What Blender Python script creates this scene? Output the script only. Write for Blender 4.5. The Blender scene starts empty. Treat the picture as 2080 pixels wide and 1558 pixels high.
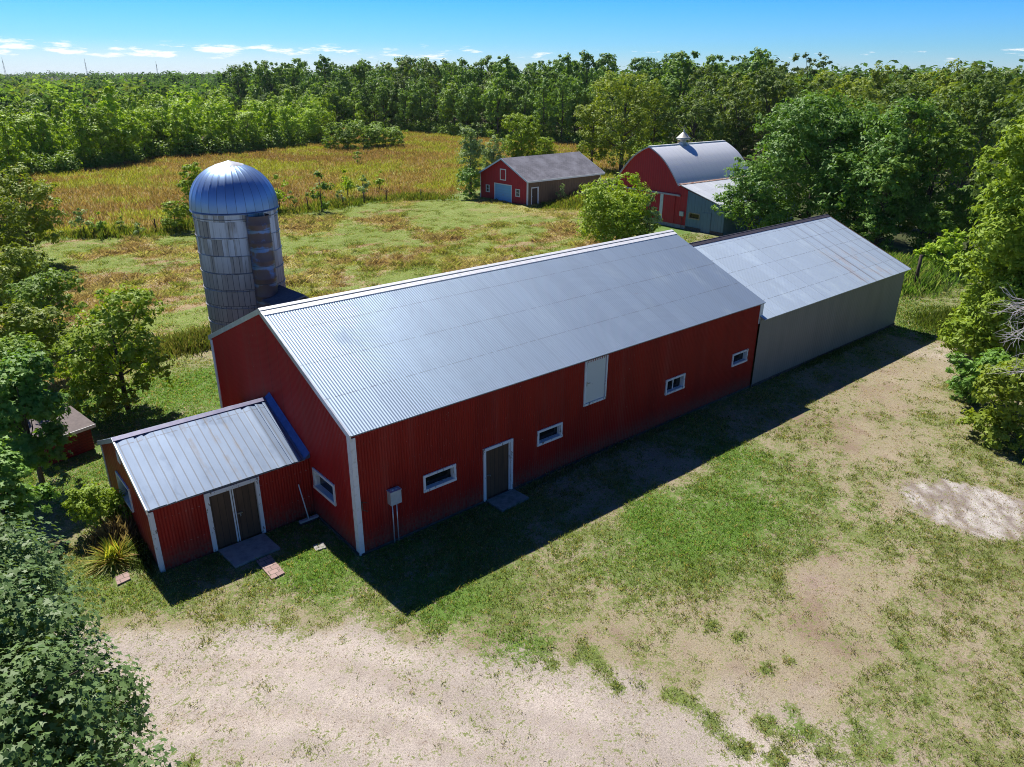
import bpy, bmesh, math, random
import numpy as np
from mathutils import Vector, Matrix, noise as mnoise

sc = bpy.context.scene
COL = sc.collection
# ------------------------------------------------------------------ camera
cam_d = bpy.data.cameras.new('camera'); cam = bpy.data.objects.new('camera', cam_d); COL.objects.link(cam)
CX, CY, CZ, YAW, PIT, ROLL = -9.1174, -18.1998, 14.338, .705057, .396715, .006391
_f = Vector((math.sin(YAW)*math.cos(PIT), math.cos(YAW)*math.cos(PIT), -math.sin(PIT)))
_r = Vector((math.cos(YAW), -math.sin(YAW), 0)); _u = _r.cross(_f)
_r2 = _r*math.cos(ROLL)+_u*math.sin(ROLL); _u2 = -_r*math.sin(ROLL)+_u*math.cos(ROLL)
cam.matrix_world = Matrix(((_r2.x, _u2.x, -_f.x, CX), (_r2.y, _u2.y, -_f.y, CY), (_r2.z, _u2.z, -_f.z, CZ), (0, 0, 0, 1)))
cam_d.sensor_width = 36; cam_d.lens = 25.868; cam_d.clip_end = 20000; cam_d.clip_start = .1
sc.camera = cam
# ------------------------------------------------------------------ world, sun, exposure
SUN = Vector((.085, .76, 1)).normalized()
world = bpy.data.worlds.new('World'); sc.world = world; world.use_nodes = True
wt = world.node_tree; wn = wt.nodes; wl = wt.links
for n in list(wn): wn.remove(n)
wout = wn.new('ShaderNodeOutputWorld'); bg = wn.new('ShaderNodeBackground'); bg.inputs[1].default_value = SKY_STRENGTH = .060
sky = wn.new('ShaderNodeTexSky'); sky.sky_type = 'NISHITA'; sky.sun_disc = False
sky.sun_elevation = math.asin(SUN.z); sky.sun_rotation = math.atan2(SUN.x, SUN.y)
sky.altitude = 300; sky.air_density = 1.0; sky.dust_density = .2; sky.ozone_density = 1.5
tc = wn.new('ShaderNodeTexCoord'); sep = wn.new('ShaderNodeSeparateXYZ'); wl.new(tc.outputs['Generated'], sep.inputs[0])
def wmath(op, a, b=None, c=None):
    m = wn.new('ShaderNodeMath'); m.operation = op
    for i, v in enumerate((a, b, c)):
        if v is None: continue
        if isinstance(v, (int, float)): m.inputs[i].default_value = v
        else: wl.new(v, m.inputs[i])
    return m.outputs[0]
def wramp(v, lo, hi):
    m = wn.new('ShaderNodeMapRange'); m.interpolation_type = 'SMOOTHSTEP'; m.inputs['From Min'].default_value = lo; m.inputs['From Max'].default_value = hi
    wl.new(v, m.inputs['Value']); return m.outputs[0]
az = wmath('ARCTAN2', sep.outputs[0], sep.outputs[1])
cmb = wn.new('ShaderNodeCombineXYZ'); wl.new(wmath('MULTIPLY', az, 24.), cmb.inputs[0]); wl.new(wmath('MULTIPLY', sep.outputs[2], 130.), cmb.inputs[1])
cn = wn.new('ShaderNodeTexNoise'); cn.inputs['Scale'].default_value = 1.0; cn.inputs['Detail'].default_value = 7; cn.inputs['Roughness'].default_value = .62
wl.new(cmb.outputs[0], cn.inputs['Vector'])
band = wmath('MULTIPLY', wramp(sep.outputs[2], .010, .020), wmath('SUBTRACT', 1.0, wramp(sep.outputs[2], .027, .038)))
azm = wmath('SUBTRACT', 1.15, wramp(az, .25, .95))
dens = wramp(wmath('ADD', wmath('ADD', cn.outputs[0], wmath('MULTIPLY', band, .16)), wmath('MULTIPLY', azm, .13)), .765, .90)
cloud = wmath('MULTIPLY', wmath('MULTIPLY', dens, band), .85)
tint = wn.new('ShaderNodeValToRGB'); wl.new(sep.outputs[2], tint.inputs[0])     # clear, saturated late-summer air
_st = ((0, (.66, .92, 1.45)), (.030, (.42, .86, 1.45)), (.085, (.20, .77, 1.62)), (.35, (.155, .42, .95)), (1, (.16, .38, .86)))
tint.color_ramp.elements[1].position = 1.0
for p_, c_ in _st[1:-1]: tint.color_ramp.elements.new(p_)
for e_, (p_, c_) in zip(tint.color_ramp.elements, _st): e_.position = p_; e_.color = (*[v/1.7 for v in c_], 1)
mixv = wn.new('ShaderNodeMix'); mixv.data_type = 'RGBA'; mixv.blend_type = 'MULTIPLY'; mixv.inputs[0].default_value = 1
wl.new(sky.outputs[0], mixv.inputs[6]); wl.new(tint.outputs[0], mixv.inputs[7])
gain = wn.new('ShaderNodeVectorMath'); gain.operation = 'SCALE'; gain.inputs['Scale'].default_value = 1.7; wl.new(mixv.outputs[2], gain.inputs[0])
mixc = wn.new('ShaderNodeMix'); mixc.data_type = 'RGBA'; wl.new(cloud, mixc.inputs[0]); veil = wmath('MULTIPLY', wmath('MULTIPLY', wmath('SUBTRACT', 1.0, wramp(sep.outputs[2], .006, .040)), azm), .42)
mixh = wn.new('ShaderNodeMix'); mixh.data_type = 'RGBA'; wl.new(veil, mixh.inputs[0]); wl.new(gain.outputs[0], mixh.inputs[6]); mixh.inputs[7].default_value = (9.2, 10.2, 11, 1)
wl.new(mixh.outputs[2], mixc.inputs[6]); mixc.inputs[7].default_value = (12, 12, 12, 1)
wl.new(mixc.outputs[2], bg.inputs[0]); wl.new(bg.outputs[0], wout.inputs[0])

sun_d = bpy.data.lights.new('sun', 'SUN'); sun = bpy.data.objects.new('sun', sun_d); COL.objects.link(sun)
sun_d.energy = 5.0; sun_d.angle = math.radians(.53); sun_d.color = (1, .95, .87)
sun.location = (0, 0, 60); sun.rotation_euler = (-SUN).to_track_quat('-Z', 'Y').to_euler()
sc.view_settings.view_transform = 'Standard'; sc.view_settings.look = 'None'; sc.view_settings.gamma = 1
sc.view_settings.use_curve_mapping = False; sc.view_settings.exposure = .68
sc.cycles.use_denoising = True; sc.cycles.denoising_input_passes = 'RGB_ALBEDO_NORMAL'; sc.cycles.denoising_prefilter = 'NONE'; sc.cycles.filter_width = 1.0; sc.cycles.pixel_filter_type = 'BLACKMAN_HARRIS'
try: sc.cycles.denoiser = 'OPENIMAGEDENOISE'
except Exception: pass
sc.cycles.max_bounces = 8; sc.cycles.diffuse_bounces = 3; sc.cycles.glossy_bounces = 3; sc.cycles.transmission_bounces = 4
sc.cycles.transparent_max_bounces = 4; sc.cycles.sample_clamp_indirect = 6

# ------------------------------------------------------------------ helpers: objects
def tag(o, label=None, cat=None, group=None, kind=None):
    if label: o['label'] = label
    if cat: o['category'] = cat
    if group: o['group'] = group
    if kind: o['kind'] = kind
    return o
def thing(name, label, cat, loc=(0, 0, 0), rz=0, group=None):
    o = bpy.data.objects.new(name, None); COL.objects.link(o); o.empty_display_size = .3
    o.location = loc; o.rotation_euler = (0, 0, rz)
    return tag(o, label, cat, group)
def link(name, me, parent=None, label=None):
    o = bpy.data.objects.new(name, me); COL.objects.link(o)
    if parent: o.parent = parent
    if label: o['label'] = label
    return o
class MB:
    """collects shapes, then links them as ONE mesh object"""
    def __init__(s): s.v = []; s.f = []; s.sm = []
    def face(s, pts, smooth=False):
        k = len(s.v); s.v += [tuple(p) for p in pts]; s.f.append(tuple(range(k, k+len(pts)))); s.sm.append(smooth)
    def hexa(s, p):
        k = len(s.v); s.v += [tuple(q) for q in p]
        for f in ((0, 3, 2, 1), (4, 5, 6, 7), (0, 1, 5, 4), (1, 2, 6, 5), (2, 3, 7, 6), (3, 0, 4, 7)):
            s.f.append(tuple(k+i for i in f)); s.sm.append(False)
    def box(s, x0, x1, y0, y1, z0, z1):
        s.hexa([(x0, y0, z0), (x1, y0, z0), (x1, y1, z0), (x0, y1, z0), (x0, y0, z1), (x1, y0, z1), (x1, y1, z1), (x0, y1, z1)])
    def grid(s, P, smooth=True):
        k = len(s.v); n = len(P); m = len(P[0])
        for row in P: s.v += [tuple(q) for q in row]
        for i in range(n-1):
            for j in range(m-1):
                s.f.append((k+i*m+j, k+i*m+j+1, k+(i+1)*m+j+1, k+(i+1)*m+j)); s.sm.append(smooth)
    def tube(s, pts, rad, n=8, cap=True):
        pts = [Vector(p) for p in pts]; rings = []
        for i, p in enumerate(pts):
            d = (pts[min(i+1, len(pts)-1)]-pts[max(i-1, 0)]).normalized()
            a = d.cross(Vector((0, 0, 1)) if abs(d.z) < .9 else Vector((1, 0, 0))).normalized(); b = d.cross(a)
            r = rad[i] if isinstance(rad, (list, tuple)) else rad
            rings.append([p+(a*math.cos(t)+b*math.sin(t))*r for t in [2*math.pi*j/n for j in range(n)]])
        k = len(s.v)
        for R in rings: s.v += [tuple(q) for q in R]
        for i in range(len(rings)-1):
            for j in range(n):
                s.f.append((k+i*n+j, k+i*n+(j+1) % n, k+(i+1)*n+(j+1) % n, k+(i+1)*n+j)); s.sm.append(True)
        if cap:
            s.f.append(tuple(k+j for j in range(n))[::-1]); s.sm.append(False)
            s.f.append(tuple(k+(len(rings)-1)*n+j for j in range(n))); s.sm.append(False)
    def lathe(s, prof, n=32, c=(0, 0), cap=False):
        P = []
        for r, z in prof: P.append([(c[0]+r*math.cos(2*math.pi*j/n), c[1]+r*math.sin(2*math.pi*j/n), z) for j in range(n+1)])
        s.grid([list(x) for x in P])
    def build(s, name, m, parent=None, label=None):
        me = bpy.data.meshes.new(name); me.from_pydata(s.v, [], s.f); me.materials.append(m)
        me.polygons.foreach_set('use_smooth', s.sm); me.update()
        return link(name, me, parent, label)
def mesh_np(name, V, F, m, attrs=None):
    """big mesh from numpy arrays: V (n,3), F (m,k)"""
    me = bpy.data.meshes.new(name); k = F.shape[1]
    me.vertices.add(len(V)); me.vertices.foreach_set('co', np.ascontiguousarray(V, np.float32).ravel())
    me.loops.add(F.size); me.loops.foreach_set('vertex_index', np.ascontiguousarray(F, np.int32).ravel())
    me.polygons.add(len(F)); me.polygons.foreach_set('loop_start', np.arange(0, F.size, k, dtype=np.int32))
    for an, (ty, A) in (attrs or {}).items():
        a = me.attributes.new(an, ty, 'POINT')
        if ty == 'FLOAT': a.data.foreach_set('value', np.ascontiguousarray(A, np.float32))
        else: a.data.foreach_set('color', np.ascontiguousarray(A, np.float32).ravel())
    me.materials.append(m); me.update(calc_edges=True); me.validate()
    return me
# ------------------------------------------------------------------ helpers: materials
class NT:
    def __init__(s, name):
        s.m = bpy.data.materials.new(name); s.m.use_nodes = True; s.t = s.m.node_tree; s.n = s.t.nodes; s.l = s.t.links
        s.b = s.n['Principled BSDF']; s.out = s.n['Material Output']
    def put(s, sock, v):
        if isinstance(v, bpy.types.NodeSocket): s.l.new(v, sock)
        elif isinstance(v, tuple) and len(v) == 3 and sock.type == 'RGBA': sock.default_value = (*v, 1)
        else: sock.default_value = v
    def co(s, k='Object'): return s.n.new('ShaderNodeTexCoord').outputs[k]
    def sep(s, v):
        x = s.n.new('ShaderNodeSeparateXYZ'); s.l.new(v, x.inputs[0]); return x.outputs
    def comb(s, x, y, z):
        c = s.n.new('ShaderNodeCombineXYZ')
        for i, v in enumerate((x, y, z)): s.put(c.inputs[i], v)
        return c.outputs[0]
    def scale(s, v, xyz):
        m = s.n.new('ShaderNodeMapping'); s.l.new(v, m.inputs[0]); m.inputs['Scale'].default_value = xyz; return m.outputs[0]
    def noise(s, v, sc_, det=4, rough=.55):
        x = s.n.new('ShaderNodeTexNoise'); s.l.new(v, x.inputs['Vector']); x.inputs['Scale'].default_value = sc_; x.inputs['Detail'].default_value = det; x.inputs['Roughness'].default_value = rough
        return x.outputs[0]
    def math(s, op, a, b=None, c=None, clamp=False):
        x = s.n.new('ShaderNodeMath'); x.operation = op; x.use_clamp = clamp
        for i, v in enumerate((a, b, c)):
            if v is not None: s.put(x.inputs[i], v)
        return x.outputs[0]
    def ss(s, v, lo, hi, a=0., b=1.):
        x = s.n.new('ShaderNodeMapRange'); x.interpolation_type = 'SMOOTHSTEP'; s.put(x.inputs['Value'], v)
        for k, q in (('From Min', lo), ('From Max', hi), ('To Min', a), ('To Max', b)): s.put(x.inputs[k], q)
        return x.outputs[0]
    def mix(s, f, a, b, blend='MIX'):
        x = s.n.new('ShaderNodeMix'); x.data_type = 'RGBA'; x.blend_type = blend
        s.put(x.inputs[0], f); s.put(x.inputs[6], a); s.put(x.inputs[7], b); return x.outputs[2]
    def attr(s, name):
        x = s.n.new('ShaderNodeAttribute'); x.attribute_name = name; return x
    def line(s, v, period, width, off=0.):
        x = s.math('MODULO', s.math('ADD', v, off+1000*period), period)
        return s.math('LESS_THAN', x, width)
    def bump(s, h, strength=.3, dist=.02):
        x = s.n.new('ShaderNodeBump'); x.inputs['Strength'].default_value = strength; x.inputs['Distance'].default_value = dist
        s.put(x.inputs['Height'], h); s.l.new(x.outputs[0], s.b.inputs['Normal'])
    def fin(s, col=None, rough=None, metal=None, spec=None):
        if col is not None: s.put(s.b.inputs['Base Color'], col)
        if rough is not None: s.put(s.b.inputs['Roughness'], rough)
        if metal is not None: s.put(s.b.inputs['Metallic'], metal)
        if spec is not None: s.put(s.b.inputs['Specular IOR Level'], spec)
        return s.m
def plain(name, c1, c2, scale=3., rough=.6, metal=0., spec=.4, stretch=(1, 1, 1), lo=.35, hi=.7, bump=0., det=5):
    t = NT(name); n = t.noise(t.scale(t.co(), stretch), scale, det, .6)
    if bump: t.bump(n, bump, .02)
    return t.fin(t.mix(t.ss(n, lo, hi), c1, c2), rough, metal, spec)
# ------------------------------------------------------------------ materials of the buildings
def red_metal(name, c1=(.26, .014, .010), c2=(.205, .011, .009), seam=None, axis=0):
    t = NT(name); o = t.co(); s_ = t.sep(o)
    n = t.noise(t.scale(o, (1, 1, .25)), 1.3, 5, .6); n2 = t.noise(o, 9, 4, .6)
    c = t.mix(t.ss(n, .35, .68), c1, c2)
    chip = t.ss(t.noise(t.scale(o, (1, 1, .6)), 14, 2, .5), .735, .76)          # scattered paint chips
    c = t.mix(t.math('MULTIPLY', chip, .55), c, (.42, .30, .27))
    dirt = t.math('MULTIPLY', t.ss(s_[2], 1.0, .05), t.ss(n2, .30, .6))        # mud splashed on the lowest sheets
    c = t.mix(t.math('MULTIPLY', dirt, .65), c, (.13, .09, .07))
    fad = t.ss(t.noise(t.scale(o, (1.5, 1.5, .12)), 1.0, 4, .6), .52, .72); c = t.mix(t.math('MULTIPLY', fad, .35), c, (.25, .05, .04))
    scr = t.math('MULTIPLY', t.math('MULTIPLY', t.line(s_[2], 1.05, .022, .3), t.line(t.math('ADD', s_[0], s_[1]), .2, .03)), .5); c = t.mix(scr, c, (.38, .30, .28))
    if seam:
        ln = t.line(s_[axis], seam, .018); c = t.mix(t.math('MULTIPLY', ln, .6), c, (.06, .01, .01))
    return t.fin(c, .48, 0., .14)
M = {}
M['red'] = red_metal('red_painted_metal', seam=None)
M['red_gable'] = red_metal('red_gable_metal', (.33, .016, .017), (.27, .014, .014), .81, 1)
M['red_shed'] = red_metal('red_shed_metal', (.30, .018, .013), (.23, .014, .011))
M['red_shed_end'] = red_metal('weathered_red_end', (.30, .026, .017), (.23, .020, .014), .3, 1)
def galv(name, seam, laps, tint=(.40, .50, .64), rough=.46, rust=None, stain=None, laps_w=.02, seam_d=.30, metal=.62, seam_w=.022):
    t = NT(name); o = t.co(); x, y, z = t.sep(o)
    n = t.noise(t.scale(o, (1, .25, 1)), 1.1, 6, .62); sheet = t.n.new('ShaderNodeTexWhiteNoise'); sheet.noise_dimensions = '1D'
    t.l.new(t.math('FLOOR', t.math('DIVIDE', x, seam)), sheet.inputs['W'])
    k = t.math('ADD', t.math('MULTIPLY', sheet.outputs[0], .07), t.math('MULTIPLY', n, .30))
    c = t.mix(t.ss(k, .08, .38), tint, tuple(v*.80 for v in tint))
    c = t.mix(t.math('MULTIPLY', t.line(x, seam, seam_w), seam_d), c, (.12, .135, .16))
    lap = None
    for ly in laps:
        l = t.math('LESS_THAN', t.math('ABSOLUTE', t.math('SUBTRACT', y, ly)), laps_w)
        lap = l if lap is None else t.math('MAXIMUM', lap, l)
    if lap is not None:
        dash = t.ss(t.noise(t.scale(o, (1, .1, .1)), 9, 3, .7), .42, .5)
        c = t.mix(t.math('MULTIPLY', t.math('MULTIPLY', lap, dash), .5), c, (.10, .10, .11))
    sp = t.ss(t.noise(o, 3.1, 5, .72), .665, .72); c = t.mix(t.math('MULTIPLY', sp, .30), c, (.20, .11, .09))
    dull = t.ss(t.noise(t.scale(o, (.9, .16, 1)), 1.4, 5, .65), .50, .72); c = t.mix(t.math('MULTIPLY', dull, .17), c, tuple(v*.62 for v in tint))
    r = t.math('ADD', t.math('ADD', rough, t.math('MULTIPLY', dull, .12)), t.math('MULTIPLY', n, .12))
    mt = metal
    if rust:
        x0, x1, y0, y1 = rust
        m_ = t.math('MULTIPLY', t.math('MULTIPLY', t.ss(x, x0, x0+1.2), t.ss(x, x1, x1-.9)), t.math('MULTIPLY', t.ss(y, y0-.2, y0+.5), t.ss(y, y1+.4, y1-1.6)))
        st = t.noise(t.scale(o, (1, .10, 1)), 2.2, 6, .7)
        ru = t.math('MULTIPLY', m_, t.ss(st, .42, .70))
        c = t.mix(t.math('MULTIPLY', ru, .5), c, (.20, .10, .075)); mt = t.math('SUBTRACT', metal, t.math('MULTIPLY', ru, .6))
        dk = t.math('MULTIPLY', t.ss(x, x0-1., x0+2.5), t.line(x, .98, .16, .3)); c = t.mix(t.math('MULTIPLY', dk, .26), c, (.14, .12, .125))
        dk2 = t.math('MULTIPLY', t.line(x, .98, .05, .3), m_); c = t.mix(t.math('MULTIPLY', dk2, .5), c, (.10, .05, .035))
    if stain:
        for (sx, w) in stain:
            m_ = t.math('MULTIPLY', t.ss(t.math('ABSOLUTE', t.math('SUBTRACT', x, sx)), w, w*.3), t.ss(t.noise(t.scale(o, (1, .18, 1)), 5, 5, .7), .42, .62))
            c = t.mix(t.math('MULTIPLY', m_, .22), c, (.36, .31, .24)); mt = t.math('SUBTRACT', mt, t.math('MULTIPLY', m_, .4))
    return t.fin(c, r, mt, .4)
M['white'] = plain('weathered_white_paint', (.66, .67, .68), (.50, .49, .47), 7, .6, lo=.5, hi=.75)
def chipped(name, a, b, thr=.58):
    t = NT(name); o = t.co(); n = t.noise(t.scale(o, (1, 1, .35)), 11, 5, .7)
    return t.fin(t.mix(t.ss(n, thr, thr+.05), a, b), .65, 0, .3)
M['chip'] = chipped('chipped_white_paint', (.62, .63, .65), (.16, .13, .11))
M['chip_door'] = chipped('flaking_pale_door_paint', (.56, .57, .56), (.25, .23, .20), .66)
M['trim_metal'] = plain('pale_flashing', (.60, .63, .68), (.50, .52, .56), 4, .35, .5)
M['ridge'] = plain('bright_ridge_metal', (.80, .80, .80), (.66, .66, .67), 5, .5, .25)
M['ridge_dark'] = plain('dark_ridge_gap', (.05, .045, .06), (.08, .07, .08), 5, .6, .2)
M['brown_door'] = plain('dark_brown_boards', (.070, .040, .026), (.040, .024, .017), 3, .65, stretch=(6, 6, .5))
def boards(name, c1, c2, period, axis=0, w=.02, rough=.65):
    t = NT(name); o = t.co(); s_ = t.sep(o); n = t.noise(t.scale(o, (4, 4, .5)), 2, 5, .6)
    c = t.mix(t.ss(n, .3, .7), c1, c2); c = t.mix(t.math('MULTIPLY', t.line(s_[axis], period, w), .75), c, tuple(v*.2 for v in c1))
    return t.fin(c, rough, 0, .35)
M['brown_boards'] = boards('brown_planked_boards', (.095, .055, .033), (.062, .036, .023), .2)
M['glass'] = NT('dark_window_glass').fin((.008, .009, .010), .08, 0, .5)
M['concrete'] = plain('old_concrete', (.33, .315, .29), (.22, .21, .20), 4, .9, bump=.2)
M['foundation'] = plain('dark_foundation', (.10, .09, .08), (.05, .045, .04), 5, .9, bump=.3)
M['grey_box'] = plain('grey_enamel', (.42, .47, .52), (.36, .40, .45), 6, .4, .2)
M['steel'] = plain('dull_steel', (.35, .35, .36), (.25, .25, .26), 9, .4, .8)
M['dark_wood'] = plain('dark_timber', (.075, .055, .042), (.035, .026, .022), 4, .85, stretch=(5, 5, .6), bump=.3)
M['grey_wall'] = plain('galvanised_wall_sheet', (.228, .222, .208), (.198, .194, .184), 1.2, .55, .15, stretch=(1.2, 1, .25))
M['underside'] = plain('dark_underside', (.05, .045, .04), (.03, .03, .03), 4, .9)

# ------------------------------------------------------------------ helpers: buildings
class Fr:
    """wall frame: u along the wall, z up, d out of the wall"""
    def __init__(s, o, du): s.o = Vector(o); s.du = Vector(du).normalized(); s.n = s.du.cross(Vector((0, 0, 1)))
    def p(s, u, z, d=0.): return s.o+s.du*u+Vector((0, 0, z))+s.n*d
    def box(s, mb, u0, u1, z0, z1, d0, d1):
        mb.hexa([s.p(u0, z0, d1), s.p(u1, z0, d1), s.p(u1, z0, d0), s.p(u0, z0, d0), s.p(u0, z1, d1), s.p(u1, z1, d1), s.p(u1, z1, d0), s.p(u0, z1, d0)])
def corr(pitch, amp): return (lambda t: amp*math.cos(2*math.pi*t/pitch)), pitch/6
def ribs(pitch, h, w=.05):
    def f(t):
        q = (t % pitch); return h if q < w else 0.
    return f, None
def rib_samples(L, pitch, w):
    out = []
    k = 0.
    while k < L:
        out += [k, k+.008, k+w-.008, k+w]; k += pitch
    return sorted(set([min(max(v, 0), L) for v in out]+[0, L]))
def wall(fr, L, topf, prof, zs=(0,), holes=(), samples=None):
    """sheet-metal wall with a real profile and open holes (u0,u1,z0,z1)"""
    mb = MB(); f, step = prof
    us = samples or [i*step for i in range(int(L/step)+1)]+[L]
    us = sorted(set([round(u, 5) for u in us]+[round(h, 5) for q in holes for h in q[:2]]))
    zz = sorted(set(list(zs)+[h for q in holes for h in q[2:]]))
    rows = []
    for u in us:
        tp = topf(u); rows.append([fr.p(u, min(z, tp), f(u)) for z in zz]+[fr.p(u, tp, f(u))])
    k = len(mb.v)
    for r in rows: mb.v += [tuple(p) for p in r]
    m = len(rows[0]); zc = zz+[99]
    for i in range(len(us)-1):
        um = (us[i]+us[i+1])/2
        for j in range(m-1):
            zm = (zc[j]+zc[j+1])/2 if j < m-2 else zc[j]+.01
            if zc[j] >= topf(um): continue
            if any(a < um < b and c < zm < d for a, b, c, d in holes): continue
            mb.f.append((k+i*m+j, k+(i+1)*m+j, k+(i+1)*m+j+1, k+i*m+j+1)); mb.sm.append(True)
    return mb
def roof(A, du, L, s, prof, rows=2, thick=.05, samples=None, smooth=True):
    """roof sheet: A eave start, du along the eave, s = vector eave -> ridge; has an underside and edges"""
    mb = MB(); A = Vector(A); du = Vector(du).normalized(); s = Vector(s); n = du.cross(s).normalized(); f, step = prof
    if n.z < 0: n = -n
    us = samples or [i*step for i in range(int(L/step)+1)]+[L]
    P = [[A+du*u+s*(j/(rows-1))+n*f(u) for j in range(rows)] for u in us]
    mb.grid(P, smooth and samples is None)
    a, b, c, d = A, A+du*L, A+du*L+s, A+s; o = -n*thick
    mb.face([a+o, d+o, c+o, b+o])
    e = n*.004
    for p, q in ((a, b), (b, c), (c, d), (d, a)): mb.face([p+o, q+o, q+e, p+e])
    return mb
def window(parent, fr, u0, u1, z0, z1, w=.09, depth=.16, mull=False, mat=None, name='window', label=None, pm=None):
    mb = MB(); mat = mat or M['chip']
    fr.box(mb, u0-w, u1+w, z1, z1+w, -.02, .045); fr.box(mb, u0-w, u0, z0, z1, -.02, .043); fr.box(mb, u1, u1+w, z0, z1, -.02, .043)
    fr.box(mb, u0, u0+.02, z0+.03, z1-.02, -depth, -.021); fr.box(mb, u1-.02, u1, z0+.03, z1-.02, -depth, -.021); fr.box(mb, u0, u1, z1-.02, z1-.001, -depth, -.022)
    if mull: fr.box(mb, (u0+u1)/2-.025, (u0+u1)/2+.025, z0+.03, z1-.021, -depth+.03, -depth+.06)
    o = mb.build(name, mat, parent, label)
    sb = MB(); fr.box(sb, u0-w-.005, u1+w+.005, z0-w*.8, z0+.03, -depth, .06); sb.build('sill', mat, o)
    pb = MB(); fr.box(pb, u0+.02, u1-.02, z0+.03, z1-.02, -depth-.01, -depth+.01); pb.build('pane', pm or M['glass'], o)
    return o
def strip(fr, u0, u1, z0, z1, d0, d1):
    mb = MB(); fr.box(mb, u0, u1, z0, z1, d0, d1); return mb

# ------------------------------------------------------------------ the long red barn
BL, BW, BE, BR = 22.0, 11.70, 4.34, 6.85
barn = thing('metal_barn', 'long red corrugated metal barn with pale ribbed metal roof, largest building in the yard', 'barn')
frS = Fr((0, 0, 0), (1, 0, 0)); frG = Fr((0, BW, 0), (0, -1, 0)); frN = Fr((BL, BW, 0), (-1, 0, 0)); frE = Fr((BL, 0, 0), (0, 1, 0))
wins = [(2.58, 3.75, 1.46, 1.94), (7.70, 8.82, 1.50, 1.97), (15.25, 16.4, 1.50, 2.06), (20.2, 21.3, 1.60, 2.08)]
door = (5.15, 6.30, .02, 2.06); loft = (10.12, 11.22, 2.46, 4.16)
wall(frS, BL, lambda u: BE, corr(.10, .012), holes=wins+[door, loft]).build('front_wall', M['red'], barn)
gtop = lambda u: BE+(BR-BE)*(1-abs(u-BW/2)/(BW/2))
gw = (BW-2.86, BW-1.50, 1.27, 1.88)
wall(frG, BW, gtop, corr(.10, .008), holes=[gw], samples=[i*BW/1038 for i in range(1039)]).build('gable_wall', M['red_gable'], barn)
wall(frN, BL, lambda u: BE, corr(.2, .009)).build('back_wall', M['red'], barn)
wall(frE, BW, gtop, corr(.2, .006)).build('end_wall', M['trim_metal'], barn)
for i, w_ in enumerate(wins): window(barn, frS, *w_, mull=(i == 2), label='window split by a white bar' if i == 2 else None)
window(barn, frG, *gw, w=.10, mat=M['white'])
def door_part(parent, fr, u0, u1, z0, z1, mat, fm, w=.11, recess=.06, name='door', label=None, knob=None, sides=True):
    mb = MB(); fr.box(mb, u0+.01, u1-.01, z0, z1-.01, -recess-.05, -recess)
    d = mb.build(name, mat, parent, label)
    fb = MB(); fr.box(fb, u0-w, u1+w, z1, z1+w, -.09, .05)
    fr.box(fb, u0-w, u0, z0, z1, -.09, .048); fr.box(fb, u1, u1+w, z0, z1, -.09, .048)
    fr.box(fb, u0, u0+.035, z0, z1-.001, -recess+.001, -.001); fr.box(fb, u1-.035, u1, z0, z1-.001, -recess+.001, -.001)
    fb.build('frame', fm, d)
    if knob:
        kb = MB(); ku, kz = knob; fr.box(kb, ku-.06, ku+.06, kz-.02, kz+.02, -recess, -recess+.05); kb.tube([fr.p(ku+.03, kz, -recess+.03), fr.p(ku+.03, kz, -recess+.09)], .03, 8); kb.build('handle', M['steel'], d)
    return d
door_part(barn, frS, *door, M['brown_boards'], M['chip'], knob=(5.32, 1.0), label='brown plank door in a chipped white frame')
fz = MB(); frS.box(fz, 10.02, 10.12, 2.37, 4.25, -.05, .05); frS.box(fz, 11.22, 11.29, 2.37, 4.25, -.05, .048); frS.box(fz, 10.12, 11.22, 2.37, 2.46, -.05, .05)
lf = strip(frS, 10.14, 11.20, 2.47, 4.24, -.04, .005).build('loft_door', M['chip_door'], barn, 'pale flaking loft door high under the eave'); fz.build('frame', M['chip'], lf)
lh = MB(); frS.box(lh, 10.16, 10.36, 3.28, 3.31, .005, .03); frS.box(lh, 10.16, 10.19, 3.2, 3.38, .005, .035); lh.build('latch', M['steel'], lf)
sl = Vector((0, BW/2+.10, (BR-BE)*(BW/2+.10)/(BW/2)))
RM = galv('barn_roof_metal', .81, (1.45, 3.0, 4.6), tint=(.27, .345, .44), rough=.46)
e0 = Vector((-.06, -.10, BE-.043+.05))
roof(e0, (1, 0, 0), BL+.32, sl, corr(.10, .006)).build('front_roof_slope', RM, barn)
roof((BL+.26, BW+.10, e0.z), (-1, 0, 0), BL+.32, Vector((0, -sl.y, sl.z)), corr(.2, .01)).build('back_roof_slope', RM, barn)
rz = e0.z+sl.z; k_ = (BR-BE)/(BW/2)
rc = MB()
for sg in (-1, 1):
    for (a, b, h) in ((.0, .13, .045), (.17, .36, .028)):
        y0, y1 = BW/2+sg*a, BW/2+sg*b
        P = [(-.08, y0, rz-k_*a+h), (BL+.28, y0, rz-k_*a+h), (BL+.28, y1, rz-k_*b+h), (-.08, y1, rz-k_*b+h)]
        rc.face(P if sg < 0 else P[::-1]); 
        Q = [(-.08, y1, rz-k_*b+h), (BL+.28, y1, rz-k_*b+h), (BL+.28, y1, rz-k_*b-.02), (-.08, y1, rz-k_*b-.02)]; rc.face(Q)
rcap = rc.build('ridge_cap', M['ridge'], barn)
rd = MB()
for sg in (-1, 1):
    y0, y1 = BW/2+sg*.12, BW/2+sg*.18
    rd.face([(-.07, y0, rz-k_*.12+.018), (BL+.27, y0, rz-k_*.12+.018), (BL+.27, y1, rz-k_*.18+.018), (-.07, y1, rz-k_*.18+.018)])
rd.build('seam', M['ridge_dark'], rcap)
tb = MB()        # pale rake trim along the gable
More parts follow.
